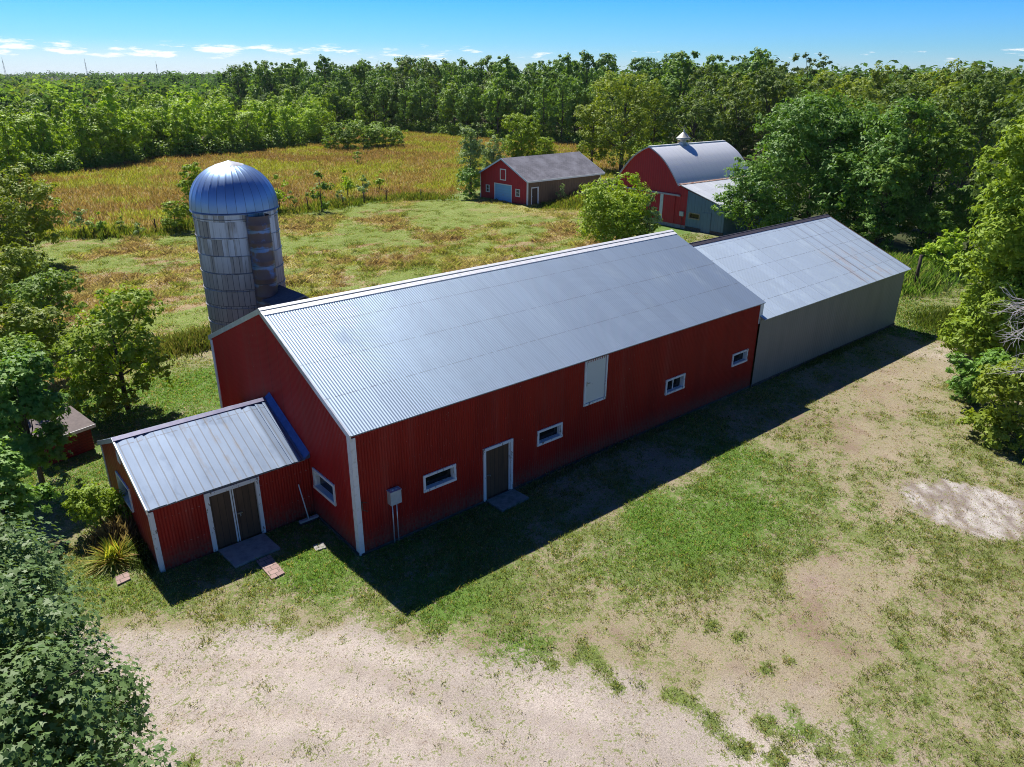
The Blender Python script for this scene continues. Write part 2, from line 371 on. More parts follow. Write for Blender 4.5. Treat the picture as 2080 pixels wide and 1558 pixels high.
for y0, y1 in ((-.1, BW/2), (BW+.1, BW/2)):
    z0 = e0.z-.02; z1 = rz-.02
    a, b = (y0, z0), (y1, z1)
    P = [(-.075, a[0], a[1]-.17), (-.075, b[0], b[1]-.17), (-.075, b[0], b[1]+.03), (-.075, a[0], a[1]+.03)]
    tb.hexa([(-.075, a[0], a[1]-.15), (-.03, a[0], a[1]-.15), (-.03, b[0], b[1]-.15), (-.075, b[0], b[1]-.15), (-.075, a[0], a[1]+.045), (-.03, a[0], a[1]+.045), (-.03, b[0], b[1]+.045), (-.075, b[0], b[1]+.045)])
tb.build('rake_trim', M['trim_metal'], barn)
for (cx, cy, n_) in ((0, 0, 1), (0, BW, -1), (BL, 0, 2)):
    cb = MB()
    if n_ == 2: cb.box(cx-.02, cx+.25, cy-.03, cy+.10, 3.3, BE-.06)
    else:
        cb.box(cx-.035, cx+.0, cy-(.035 if n_ > 0 else .20), cy+(.20 if n_ > 0 else .035), 0, BE-.1); cb.box(cx, cx+.14, *( (cy-.037, cy-.012) if n_ > 0 else (cy+.012, cy+.037)), 0, BE-.12)
    cb.build('corner_trim', M['white'], barn)
fb = MB(); fb.box(.02, BL-.02, -.045, -.016, -.1, .07); fb.box(-.05, -.012, .02, BW-.02, -.1, .09); fb.build('foundation', M['foundation'], barn)
eb = MB(); frS.box(eb, 1.10, 1.50, 1.52, 2.0, .02, .24); ebx = eb.build('meter_box', M['grey_box'], barn, 'grey electrical box with two conduits on the red wall')
lid = MB(); frS.box(lid, 1.08, 1.52, 2.0, 2.02, .01, .26); frS.box(lid, 1.20, 1.28, 2.02, 2.05, .08, .16); frS.box(lid, 1.34, 1.42, 2.02, 2.04, .06, .14); lid.build('lid', M['grey_box'], ebx)
for u in (1.22, 1.38):
    cb = MB(); cb.tube([frS.p(u, 0, .1), frS.p(u, 1.53, .1)], .02, 6); cb.build('conduit', M['trim_metal'], ebx)
hb = MB(); hb.tube([frS.p(.16, 1.95, .05), frS.p(.16, 1.70, .10), frS.p(.30, 1.62, .16)], .018, 6); hb.tube([frS.p(.16, 1.95, .02), frS.p(.30, 1.93, .16)], .014, 6); hb.build('bracket', M['dark_wood'], barn)

# ------------------------------------------------------------------ grey end barn
AY = -.09; AL, AW, AE, AR = 15.8, 11.2, 3.58, 6.04
annex = thing('metal_shed', 'grey metal shed with low pale roof and rust streaks, joined behind the red barn', 'shed', (BL, AY, 0))
frA = Fr((.02, 0, 0), (1, 0, 0)); atop = lambda u: AE-.1+(AR-AE)*(1-abs(u-AW/2)/(AW/2))
wall(frA, AL-.02, lambda u: AE-.06, corr(.2, .004)).build('front_wall', M['grey_wall'], annex)
wall(Fr((AL, 0, 0), (0, 1, 0)), AW, atop, corr(.2, .006)).build('end_wall', M['grey_wall'], annex)
wall(Fr((AL, AW, 0), (-1, 0, 0)), AL, lambda u: AE-.06, corr(.2, .006)).build('back_wall', M['grey_wall'], annex)
ak = (AR-AE)/(AW/2+.24)
AMAT = galv('end_shed_roof_metal', .98, (.85, 1.95, 3.05, 4.15, 5.2), tint=(.50, .60, .70), rust=(9.4, 14.6, -.2, 3.4), laps_w=.016, rough=.50)
for nm, A, du, s in (('front_roof_slope', (.02, -.24, AE), (1, 0, 0), (0, AW/2+.24, AR-AE)), ('back_roof_slope', (AL+.22, AW+.24, AE), (-1, 0, 0), (0, -AW/2-.24, AR-AE))):
    roof(A, du, AL+.20, s, corr(.10, .008) if 'front' in nm else corr(.2, .01)).build(nm, AMAT, annex)
rc = MB(); rc.hexa([(.02, AW/2-.2, AR-ak*.2+.01), (AL+.24, AW/2-.2, AR-ak*.2+.01), (AL+.24, AW/2, AR-.02), (.02, AW/2, AR-.02), (.02, AW/2-.2, AR-ak*.2+.03), (AL+.24, AW/2-.2, AR-ak*.2+.03), (AL+.24, AW/2, AR+.05), (.02, AW/2, AR+.05)])
rc.box(.02, AL+.24, AW/2+.001, AW/2+.05, AR-.05, AR+.075); rc.build('ridge_cap', M['ridge_dark'], annex)
rt = MB(); rt.hexa([(AL+.225, -.24, AE-.06), (AL+.25, -.24, AE-.06), (AL+.25, AW/2, AR-.06), (AL+.225, AW/2, AR-.06), (AL+.225, -.24, AE+.02), (AL+.25, -.24, AE+.02), (AL+.25, AW/2, AR+.03), (AL+.225, AW/2, AR+.03)])
rt.build('rake_trim', plain('rusty_edge', (.30, .13, .07), (.40, .34, .30), 6, .6, .3), annex)
fb = MB(); fb.box(.1, AL+.02, -.05, -.011, -.1, .12); fb.build('foundation', M['foundation'], annex)

# ------------------------------------------------------------------ small red shed on the near gable
HX, HY, HL, HW, HE, HR = -5.18, 3.19, 5.18, 5.65, 2.30, 3.52
shed = thing('lean_shed', 'small red metal shed with double brown doors built against the barn gable', 'shed', (HX, HY, 0))
frH = Fr((0, 0, 0), (1, 0, 0)); frHG = Fr((0, HW, 0), (0, -1, 0)); htop = lambda u: HE-.03+(HR-HE)*(1-abs(u-HW/2)/(HW/2))
dd = (1.74, 3.24, .03, 2.06)
wall(frH, HL-.02, lambda u: HE-.04, corr(.095, .012), holes=[dd]).build('front_wall', M['red_shed'], shed)
sw = (HW-3.80, HW-2.36, 1.12, 1.86); sv = (HW-3.02, HW-2.72, 2.66, 3.02)
wall(frHG, HW, htop, corr(.3, .004), holes=[sw], samples=[i*HW/260 for i in range(261)]).build('gable_wall', M['red_shed_end'], shed)
wall(Fr((HL-.02, HW, 0), (-1, 0, 0)), HL, lambda u: HE-.04, corr(.2, .01)).build('back_wall', M['red_shed_end'], shed)
window(shed, frHG, *sw, w=.07, mat=M['white'], mull=True)
strip(frHG, *sv, -.01, .03).build('vent', M['white'], shed)
mb = MB(); frH.box(mb, dd[0]-.14, dd[1]+.14, dd[3], dd[3]+.13, -.09, .05); frH.box(mb, dd[0]-.14, dd[0], dd[2], dd[3], -.09, .048); frH.box(mb, dd[1], dd[1]+.12, dd[2], dd[3], -.09, .048)
mb.build('door_frame', M['chip'], shed)
mid = (dd[0]+dd[1])/2-.02
for a, b, kn in ((dd[0], mid, None), (mid, dd[1], mid+.10)):
    db = MB(); frH.box(db, a+.012, b-.012, dd[2], dd[3]-.01, -.10, -.05); d_ = db.build('door', M['brown_boards'], shed)
    tr = MB(); frH.box(tr, *((b-.06, b-.014) if kn is None else (a+.014, a+.05)), dd[2], dd[3]-.012, -.052, -.025); frH.box(tr, a+.013, b-.013, dd[3]-.05, dd[3]-.011, -.051, -.02); tr.build('edge_trim', M['white'], d_)
    if kn:
        kb = MB(); frH.box(kb, kn-.03, kn+.14, 1.05, 1.09, -.05, .0); kb.tube([frH.p(kn+.06, 1.05, -.02), frH.p(kn+.06, .96, .0)], .025, 6); kb.build('handle', M['steel'], d_)
hs_ = Vector((0, HW/2+.10, (HR-HE)*(HW/2+.10)/(HW/2)))
SM = galv('shed_roof_metal', .27, (2.45,), tint=(.19, .25, .35), metal=.45, rough=.56, stain=((2.0, .10), (2.75, .13), (3.25, .09)), seam_d=.75, seam_w=.04)
L_ = HL-.02+.08-.16
roof((-.08, -.10, HE-.06+.05), (1, 0, 0), L_, hs_, ribs(.27, .028, .045), samples=rib_samples(L_, .27, .045)).build('front_roof_slope', SM, shed)
roof((L_-.08, HW+.10, HE-.06+.05), (-1, 0, 0), L_, Vector((0, -hs_.y, hs_.z)), ribs(.27, .028, .045), samples=rib_samples(L_, .27, .045)).build('back_roof_slope', SM, shed)
hz = HE-.01+hs_.z; hk = (HR-HE)/(HW/2)
rc = MB()
for sg in (-1, 1):
    y0, y1 = HW/2, HW/2+sg*.16
    rc.hexa([(-.09, y0, hz+.035), (L_-.06, y0, hz+.035), (L_-.06, y1, hz-hk*.16+.035), (-.09, y1, hz-hk*.16+.035), (-.09, y0, hz+.055), (L_-.06, y0, hz+.055), (L_-.06, y1, hz-hk*.16+.055), (-.09, y1, hz-hk*.16+.055)])
rc.build('ridge_cap', plain('dull_blue_ridge', (.10, .10, .17), (.14, .14, .20), 5, .5, .4), shed)
tb = MB()
for y0, y1 in ((-.1, HW/2), (HW+.1, HW/2)):
    z0 = HE-.01; z1 = hz
    tb.hexa([(-.10, y0, z0-.13), (-.06, y0, z0-.13), (-.06, y1, z1-.13), (-.10, y1, z1-.13), (-.10, y0, z0+.04), (-.06, y0, z0+.04), (-.06, y1, z1+.04), (-.10, y1, z1+.04)])
tb.build('rake_trim', M['trim_metal'], shed)
fl = MB()        # blue-grey flashing up the barn wall
x0, x1 = L_-.08+.002, HL-.012
for (y0, y1) in ((-.12, HW/2),):
    z0, z1 = HE-.02, hz+.0
    fl.hexa([(x0-.03, y0, z0), (x1, y0, z0+.02), (x1, y1, z1+.02), (x0-.03, y1, z1), (x0-.03, y0, z0+.05), (x1, y0, z0+.20), (x1, y1, z1+.20), (x0-.03, y1, z1+.05)])
fl.build('flashing', plain('blue_flashing', (.13, .19, .36), (.09, .13, .26), 5, .35, .6), shed)
cb = MB(); cb.box(-.03, .0, -.035, .20, 0, HE-.12); cb.box(0., .10, -.037, -.013, 0, HE-.13); cb.build('corner_trim', M['chip'], shed)
cb = MB(); cb.box(-.03, .0, HW-.10, HW+.03, 0, HE-.12); cb.build('corner_trim', M['chip'], shed)

# ------------------------------------------------------------------ silo, chute and feed room
SX, SY, SR, SH, ST = 3.25, 15.90, 1.825, 8.76, 10.77
silo = thing('stave_silo', 'tall concrete stave silo with ribbed metal dome rising behind the barn', 'silo', (SX, SY, 0))
t = NT('concrete_staves'); o = t.co(); x, y, z = t.sep(o)
ang = t.math('MULTIPLY', t.math('ARCTAN2', y, x), SR); cv = t.comb(ang, z, 0.)
br = t.n.new('ShaderNodeTexBrick'); t.l.new(cv, br.inputs['Vector']); br.offset = .5
for k, v in (('Scale', 1.), ('Mortar Size', .012), ('Bias', 0.), ('Brick Width', .25), ('Row Height', .76)): br.inputs[k].default_value = v
br.inputs['Color1'].default_value = (.36, .325, .285, 1); br.inputs['Color2'].default_value = (.28, .25, .22, 1); br.inputs['Mortar'].default_value = (.07, .07, .075, 1)
wn_ = t.n.new('ShaderNodeTexWhiteNoise'); wn_.noise_dimensions = '2D'
t.l.new(t.comb(t.math('FLOOR', t.math('DIVIDE', ang, .25)), t.math('FLOOR', t.math('DIVIDE', z, .76)), 0.), wn_.inputs['Vector'])
c = br.outputs['Color']
pale = t.math('MULTIPLY', t.ss(t.math('ADD', t.math('MULTIPLY', wn_.outputs[0], .7), t.noise(t.comb(t.math('MULTIPLY', ang, 3.), t.math('MULTIPLY', z, .5), 0.), 1., 5, .6)), .75, 1.0), t.ss(z, 5.2, 7.8))
c = t.mix(t.math('MULTIPLY', pale, .85), c, (.60, .60, .61))
drip = t.ss(t.noise(t.comb(t.math('MULTIPLY', ang, 4.), t.math('MULTIPLY', z, .35), 0.), 1.3, 5, .65), .52, .72)
c = t.mix(t.math('MULTIPLY', drip, .5), c, (.085, .08, .085))
t.bump(br.outputs['Fac'], -.5, .03); M['stave'] = t.fin(c, .8, 0, .3)
sb = MB(); sb.lathe([(SR, 0), (SR, SH)], 96); sb.build('stave_wall', M['stave'], silo)
for i in range(11):
    hb = MB(); zz = .45+i*.80; n_ = 64
    hb.grid([[((SR+.012+.016*math.cos(b))*math.cos(a), (SR+.012+.016*math.cos(b))*math.sin(a), zz+.016*math.sin(b)) for b in [2*math.pi*q/5 for q in range(6)]] for a in [2*math.pi*j/n_ for j in range(n_+1)]])
    hb.build('hoop', plain('hoop_steel', (.45, .46, .48), (.16, .13, .12), 5, .4, .7) if i == 0 else bpy.data.materials['hoop_steel'], silo)
dm = MB(); n_ = 240; prof = []
for q in range(19):
    t_ = q/18*.955; prof.append((1.035*SR*(1-t_**2.25)**.5, SH-.03+1.94*t_))
P = []
for (r, z_) in prof:
    P.append([((r+(.022 if (j % 8) == 0 else 0))*math.cos(2*math.pi*j/n_), (r+(.022 if (j % 8) == 0 else 0))*math.sin(2*math.pi*j/n_), z_+(.006 if (j % 8) == 0 else 0)) for j in range(n_+1)])
dm.grid(P)
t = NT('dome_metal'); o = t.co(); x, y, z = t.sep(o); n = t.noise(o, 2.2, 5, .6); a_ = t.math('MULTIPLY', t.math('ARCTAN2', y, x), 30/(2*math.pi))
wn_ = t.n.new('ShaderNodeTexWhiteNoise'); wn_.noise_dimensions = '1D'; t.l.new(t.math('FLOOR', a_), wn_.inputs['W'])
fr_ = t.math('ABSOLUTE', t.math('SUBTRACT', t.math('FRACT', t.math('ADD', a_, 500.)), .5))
c = t.mix(t.math('ADD', t.math('MULTIPLY', wn_.outputs[0], .5), t.math('MULTIPLY', n, .5)), (.17, .29, .50), (.29, .40, .58)); c = t.mix(t.math('MULTIPLY', t.ss(fr_, .455, .49), .7), c, (.06, .07, .10))  # blue of the sky's reflection painted into the galvanised base colour, darker seams
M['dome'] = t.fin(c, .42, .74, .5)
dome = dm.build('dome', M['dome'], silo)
cp = MB(); r0, z0 = prof[-1]; cp.lathe([(r0+.06, z0-.04), (r0+.02, z0+.02), (.02, ST+.0), (0, ST+.02)], 24); cp.build('cap', M['ridge'], dome)
lp = MB(); lp.lathe([(1.035*SR+.03, SH-.09), (1.035*SR+.03, SH-.02), (SR, SH-.02)], 96); lp.build('rim', plain('dome_rim', (.12, .15, .22), (.2, .22, .28), 5, .4, .7), dome)
t = NT('rusty_blue_chute'); o = t.co(); x, y, z = t.sep(o)
n1 = t.noise(t.comb(x, y, t.math('MULTIPLY', z, 1.)), 1.5, 5, .6); bandr = t.ss(t.math('ABSOLUTE', t.math('SUBTRACT', t.math('FRACT', t.math('DIVIDE', z, .8)), .45)), .50, .30)
ru = t.math('MULTIPLY', t.math('MULTIPLY', t.ss(t.math('ADD', n1, t.math('MULTIPLY', bandr, .22)), .54, .70), t.ss(z, 3.2, 5.2)), .9)
c = t.mix(t.ss(n1, .35, .65), (.085, .165, .34), (.17, .23, .34)); c = t.mix(ru, c, (.10, .048, .027)); c = t.mix(t.math('MULTIPLY', t.line(z, .8, .03), .7), c, (.04, .045, .06))
M['chute'] = t.fin(c, .45, t.math('SUBTRACT', .55, t.math('MULTIPLY', ru, .5)), .4)
chb = MB(); ca = math.radians(-84); cr = .50; cc = Vector((math.cos(ca), math.sin(ca), 0))*(SR+.18); P = []
tdir = Vector((-math.sin(ca), math.cos(ca), 0)); rdir = Vector((math.cos(ca), math.sin(ca), 0))
ang_ = [math.radians(-115+230*q/26) for q in range(27)]
for z_ in [0]+[.8*i+.2+dz for i in range(11) for dz in (0, .03, .06)]:
    if z_ > 8.62: continue
    bulge = .02 if abs(((z_-.2) % .8)-.03) < .02 else 0
    P.append([cc+rdir*((cr+bulge)*math.cos(a))+tdir*((cr+bulge)*math.sin(a))+Vector((0, 0, z_)) for a in ang_])
P.append([cc+rdir*(cr*math.cos(a))+tdir*(cr*math.sin(a))+Vector((0, 0, 8.62)) for a in ang_])
chb.grid(P); chute = chb.build('chute', M['chute'], silo, 'rusty blue half-round chute down the silo side')
cl = MB(); cl.grid([[cc+rdir*(cr*k*math.cos(a))+tdir*(cr*k*math.sin(a))+Vector((0, 0, 8.55+.10*math.cos(a)*k)) for a in ang_] for k in (.02, 1.0)]); cl.build('chute_lid', M['trim_metal'], chute)
feed = thing('feed_room', 'small dark-roofed feed room between silo and barn, roof corner just showing', 'outbuilding', (4.2, 11.85, 0))
t_ = MB(); t_.box(-1.0, 1.2, -.1, 3.4, 0, 4.0); t_.build('wall', M['red'], feed)
t_ = MB(); t_.hexa([(-1.15, -.13, 4.9), (.1, -.13, 5.25), (.1, 3.6, 5.1), (-1.15, 3.6, 4.75), (-1.15, -.13, 4.98), (.1, -.13, 5.33), (.1, 3.6, 5.18), (-1.15, 3.6, 4.83)])
t_.hexa([(.101, -.13, 5.25), (1.4, -.13, 4.0), (1.4, 3.6, 3.85), (.101, 3.6, 5.1), (.101, -.13, 5.33), (1.4, -.13, 4.08), (1.4, 3.6, 3.93), (.101, 3.6, 5.18)])
t_.build('roof', plain('old_grey_shingle', (.11, .105, .125), (.07, .068, .08), 8, .85), feed)
t_ = MB(); t_.box(-.99, .6, -.09, 3.39, 4.001, 4.55); t_.build('upper_wall', M['dark_wood'], feed)

# ------------------------------------------------------------------ garage at the field edge
GL, GW, GE, GR = 12.84, 8.69, 3.01, 5.08
gar = thing('red_garage', 'red garage with pale blue overhead door and grey shingle roof', 'garage', (49.98, 48.65, 0), .028)
fF = Fr((0, GW, 0), (0, -1, 0)); fS = Fr((0, 0, 0), (1, 0, 0))      # front gable looks along -x; u runs from the left corner
gt = lambda u: GE-.02+(GR-GE)*(1-abs(u-GW/2)/(GW/2))
gd = (GW-5.92, GW-2.86, .02, 1.97); w1 = (GW-7.55, GW-6.95, .86, 1.62); w2 = (GW-2.01, GW-1.37, .90, 1.66); hd = (GW-4.92, GW-3.82, 2.5, 3.85)
M['red_boards'] = boards('red_barn_boards', (.30, .016, .020), (.24, .012, .016), .30)
M['red_boards'] = boards('red_gable_boards', (.42, .018, .024), (.34, .014, .020), .30, 1)
wall(fF, GW, gt, corr(.3, .006), holes=[gd, w1, w2], samples=[i*GW/290 for i in range(291)]).build('gable_wall', M['red_boards'], gar)
M['brown_siding'] = boards('brown_ribbed_siding', (.155, .098, .058), (.115, .072, .045), .30, 0, .03)
sd = (.72, 1.70, .02, 1.93)
wall(fS, GL, lambda u: GE-.05, corr(.3, .012), holes=[sd]).build('side_wall', M['brown_siding'], gar, 'brown ribbed side wall')
wall(Fr((GL, 0, 0), (0, 1, 0)), GW, gt, corr(.3, .006), samples=[i*GW/100 for i in range(101)]).build('end_wall', M['brown_siding'], gar)
wall(Fr((GL, GW, 0), (-1, 0, 0)), GL, lambda u: GE-.05, corr(.3, .012)).build('back_wall', M['brown_siding'], gar)
t = NT('pale_blue_door'); o = t.co(); s_ = t.sep(o); n = t.noise(o, 2.5, 4)
c = t.mix(n, (.17, .40, .66), (.23, .46, .70)); c = t.mix(t.math('MULTIPLY', t.line(s_[2], .325, .018), .6), c, (.12, .18, .24)); M['blue_door'] = t.fin(c, .45, .1, .4)
mb = MB()
for i in range(6): fF.box(mb, gd[0]+.01, gd[1]-.01, gd[2]+i*.325, gd[2]+(i+1)*.325-.008, -.10, -.05+.004*(i % 2))
gdo = mb.build('garage_door', M['blue_door'], gar, 'pale blue sectional overhead door'); mb = MB()
fF.box(mb, gd[0]-.10, gd[1]+.10, gd[3], gd[3]+.11, -.1, .04); fF.box(mb, gd[0]-.10, gd[0], 0, gd[3], -.1, .038); fF.box(mb, gd[1], gd[1]+.10, 0, gd[3], -.1, .038); mb.build('frame', M['white'], gdo)
mb = MB(); fF.box(mb, (gd[0]+gd[1])/2-.08, (gd[0]+gd[1])/2+.08, .75, .80, -.05, -.01); mb.build('handle', M['steel'], gdo)
for w_ in (w1, w2):
    o_ = window(gar, fF, *w_, w=.08, depth=.06, mat=M['white'])
    mb = MB(); fF.box(mb, (w_[0]+w_[1])/2-.025, (w_[0]+w_[1])/2+.025, w_[2]+.03, w_[3]-.02, -.048, -.02); fF.box(mb, w_[0]+.02, w_[1]-.02, (w_[2]+w_[3])/2-.025, (w_[2]+w_[3])/2+.025, -.047, -.021); mb.build('glazing_bar', M['white'], o_)
mb = MB(); u0, u1, z0, z1 = hd
fF.box(mb, u0, u1, z1-.12, z1, .008, .05); fF.box(mb, u0, u1, z0, z0+.10, .008, .05); fF.box(mb, u0, u0+.12, z0+.1, z1-.12, .008, .049); fF.box(mb, u1-.12, u1, z0+.1, z1-.12, .008, .049)
hdo = strip(fF, u0+.12, u1-.12, z0+.1, z1-.12, -.005, .02).build('hay_door', M['red_boards'], gar, 'red hay door outlined in white'); mb.build('frame', M['white'], hdo)
door_part(gar, fS, *sd, M['brown_door'], M['white'], w=.12, knob=(.84, .95), label='narrow brown side door framed in white')
for (u, fr, a, b) in ((0, fS, 0, .12), (GL-.12, fS, 0, .12)): strip(fr, u, u+.12, 0, GE-.1, .012, .03).build('corner_trim', M['white'], gar)
strip(fF, GW-.12, GW+.03, 0, GE-.1, .010, .03).build('corner_trim', M['white'], gar); strip(fF, -.03, .10, 0, GE-.1, .010, .03).build('corner_trim', M['white'], gar)
t = NT('grey_shingles'); o = t.co(); br = t.n.new('ShaderNodeTexBrick'); t.l.new(o, br.inputs['Vector'])
for k, v in (('Scale', 1.), ('Mortar Size', .015), ('Brick Width', .33), ('Row Height', .17), ('Bias', 0.)): br.inputs[k].default_value = v
br.inputs['Color1'].default_value = (.115, .115, .135, 1); br.inputs['Color2'].default_value = (.16, .16, .185, 1); br.inputs['Mortar'].default_value = (.07, .065, .075, 1)
n = t.noise(o, .7, 6, .65); c = t.mix(t.ss(n, .35, .7), br.outputs[0], (.20, .20, .23)); n2 = t.noise(o, 5, 4, .7); c = t.mix(t.math('MULTIPLY', t.ss(n2, .55, .7), .5), c, (.10, .095, .10)); t.bump(br.outputs['Fac'], -.3, .02)
M['shingle'] = t.fin(c, .9, 0, .25)
ov = .38; gk = (GR-GE)/(GW/2); gs = Vector((0, GW/2+ov, gk*(GW/2+ov)))
flat = (lambda t: 0., 1.)
roof((-ov, -ov, GE-gk*ov+.04), (1, 0, 0), GL+2*ov, gs, flat, thick=.06).build('front_roof_slope', M['shingle'], gar)
roof((GL+ov, GW+ov, GE-gk*ov+.04), (-1, 0, 0), GL+2*ov, Vector((0, -gs.y, gs.z)), flat, thick=.06).build('back_roof_slope', M['shingle'], gar)
M['barge'] = plain('pale_blue_white_paint', (.50, .58, .66), (.42, .50, .58), 6)
for x0 in (-ov-.04, GL+ov+.005):
    mb = MB()
    for ya, yb in ((-ov, GW/2), (GW+ov, GW/2)):
        za, zb = GE-gk*ov+.04, GE+gk*GW/2+.04
        mb.hexa([(x0, ya, za-.18), (x0+.035, ya, za-.18), (x0+.035, yb, zb-.18), (x0, yb, zb-.18), (x0, ya, za+.02), (x0+.035, ya, za+.02), (x0+.035, yb, zb+.02), (x0, yb, zb+.02)])
    mb.build('barge_board', M['barge'], gar)
mb = MB(); mb.box(-ov-.03, GL+ov+.03, -ov-.05, -ov-.005, GE-gk*ov-.16, GE-gk*ov+.045); mb.build('fascia', M['white'], gar)

# ------------------------------------------------------------------ arched-roof barn
B2L, B2W, B2S, B2P = 12.25, 8.46, 4.25, 7.65
b2 = thing('arched_barn', 'red barn with rounded gothic metal roof, cupola and grey lean-to', 'barn', (52.98, 28.91, 0), -.025)
f2 = Fr((0, 9.3, 0), (0, -1, 0))       # facade looking along -x
vv = [4.23, 4.9, 5.6, 6.23, 6.9, 7.53, 8.1, 8.52, 8.86, 9.12, 9.28]
zz_ = [7.65, 7.36, 7.0, 6.60, 6.02, 5.35, 4.68, 4.10, 3.3, 2.41, 1.6]
def az_(v):
    a = abs(v-4.23); k = np.interp(4.23+a, vv, zz_); return float(k)
edge = 9.3+1.12
def t2(u):
    v = 9.3-u
    if v < 0: return 4.22+v*.36
    return max(az_(v)-.02, .3)
strip_hole = None
us2 = sorted(set([round(i*edge/140, 4) for i in range(141)]+[.02, .06, .12, .2]))
wall(f2, edge, t2, corr(.3, .012), samples=[i*.05 for i in range(int(edge/.05)+1)]+[edge]).build('gable_wall', M['red_boards'], b2)
ak2 = [(9.34, 1.0)]+[(v, z) for v, z in zip(vv[::-1], zz_[::-1])]+[(8.46-v, z) for v, z in zip(vv[1:8], zz_[1:8])]
# the roof shell: arched section swept along the barn, with thickness
sec = []
for i in range(len(ak2)-1):
    for q in range(4): a = q/4; sec.append((ak2[i][0]*(1-a)+ak2[i+1][0]*a, ak2[i][1]*(1-a)+ak2[i+1][1]*a))
sec.append((-.06, 4.16))
sec = [s for s in sec if s[0] > -.07]
sm = sec[:]
for _ in range(3): sm = [sm[0]]+[((sm[i-1][0]+2*sm[i][0]+sm[i+1][0])/4, (sm[i-1][1]+2*sm[i][1]+sm[i+1][1])/4) for i in range(1, len(sm)-1)]+[sm[-1]]
nx_ = int((B2L+.5)/.05)
mb = MB(); nrm = []
for i in range(len(sm)):
    a, b = sm[max(i-1, 0)], sm[min(i+1, len(sm)-1)]; dx, dz = b[0]-a[0], b[1]-a[1]; l = math.hypot(dx, dz); nrm.append((dz/l*-1 if False else dz/l, -dx/l))
nrm = [((-n[0], -n[1]) if n[1] < 0 else n) for n in nrm]
P = []
for j in range(nx_+1):
    x = -.2+j*(B2L+.4)/nx_; dsp = .03+.012*math.cos(2*math.pi*x/.2)
    P.append([(x, sm[i][0]+nrm[i][0]*dsp, sm[i][1]+nrm[i][1]*dsp) for i in range(len(sm))])
mb.grid(P)
P = [[(x, sm[i][0]-nrm[i][0]*.03, sm[i][1]-nrm[i][1]*.03) for i in range(len(sm))] for x in (-.2, B2L+.2)]; mb.grid(P)
for x in (-.2, B2L+.2): mb.grid([[(x, sm[i][0]-nrm[i][0]*.031, sm[i][1]-nrm[i][1]*.031) for i in range(len(sm))], [(x, sm[i][0]+nrm[i][0]*.045, sm[i][1]+nrm[i][1]*.045) for i in range(len(sm))]])
t = NT('arched_roof_metal'); o = t.co(); x, y, z = t.sep(o); n = t.noise(o, 1.1, 5, .6)
c = t.mix(n, (.62, .65, .70), (.70, .72, .75)); c = t.mix(t.math('MULTIPLY', t.line(x, .8, .025), .35), c, (.15, .17, .22)); M['arch'] = t.fin(c, .5, .32, .5)
mb.build('roof', M['arch'], b2)
mb = MB(); mb.box(-.22, B2L+.22, 4.10, 4.36, 7.60, 7.72); mb.build('ridge_cap', M['ridge'], b2)
mb = MB(); mb.grid([[(-.23, sm[i][0]-nrm[i][0]*.06, sm[i][1]-nrm[i][1]*.06) for i in range(len(sm))], [(-.23, sm[i][0]+nrm[i][0]*.05, sm[i][1]+nrm[i][1]*.05) for i in range(len(sm))]]); mb.build('rake_trim', plain('lilac_trim', (.38, .38, .46), (.30, .30, .38), 5, .45, .4), b2)
mb = MB(); f2.box(mb, .1, 9.55, 3.14, 3.30, .02, .16); mb.build('door_track', plain('track_steel', (.33, .33, .42), (.26, .26, .33), 5, .45, .5), b2)
mb = MB(); f2.box(mb, 9.3-2.30, 9.3-1.90, .35, 3.13, .015, .09); mb.build('door_edge', plain('pale_green_white', (.52, .60, .62), (.46, .53, .55), 4, .5), b2)
mb = MB(); f2.box(mb, 9.3-1.89, 9.3-.35, .35, 3.13, .014, .07); mb.build('sliding_door', M['red_boards'], b2)
mb = MB(); f2.box(mb, 9.3+.42, 9.3+.90, 1.25, 1.70, .0, .18); bx = mb.build('meter_box', M['grey_box'], b2, 'pale electrical box on the red facade'); mb = MB(); mb.tube([f2.p(9.3+.7, .1, .1), f2.p(9.3+.7, 1.26, .1)], .03, 6); mb.build('conduit', M['dark_wood'], bx)
mb = MB(); f2.box(mb, .3, edge, -.1, .34, -.1, .03); mb.build('foundation', M['concrete'], b2)
# lean-to on the right, in the same plane
LW = 5.75
def lt(u): return 3.82-.26*u
fl2 = Fr((.03, -1.12, 0), (0, -1, 0))
M['blue_grey'] = boards('blue_grey_metal', (.115, .20, .275), (.09, .165, .235), .42, 1, .02, .5)
lw = (.42, 1.62, 1.18, 1.66)
wall(fl2, LW-1.12, lt, corr(.3, .01), holes=[lw], samples=[i*.05 for i in range(int((LW-1.12)/.05)+1)]+[LW-1.12]).build('leanto_wall', M['blue_grey'], b2, 'blue-grey lean-to wall')
window(b2, fl2, *lw, w=.08, mat=plain('yellowed_frame', (.36, .30, .20), (.22, .18, .12), 5))
mb = MB(); fl2.box(mb, 2.0, 3.1, .05, 1.95, .012, .05); mb.build('leanto_door', M['blue_grey'], b2)
for a_, b_ in ((-.02, 2.0), (3.1, LW-1.12)): strip(fl2, a_, b_, -.1, .31, -.1, .04).build('stone_footing', M['foundation'], b2)
roof((-.1, -LW-.12, 2.72), (1, 0, 0), B2L+.1, (0, LW+.06, 1.58), corr(.2, .01), samples=None).build('leanto_roof', galv('leanto_roof_metal', .8, (-1.9, -3.8), tint=(.60, .63, .67), rust=None), b2)
mb = MB(); mb.hexa([(-.1, -.22, 4.27), (B2L, -.22, 4.27), (B2L, .02, 4.33), (-.1, .02, 4.33), (-.1, -.22, 4.30), (B2L, -.22, 4.30), (B2L, .02, 4.37), (-.1, .02, 4.37)]); mb.build('rusty_flashing', plain('rust_flashing', (.30, .15, .10), (.45, .38, .34), 4, .6, .3), b2)
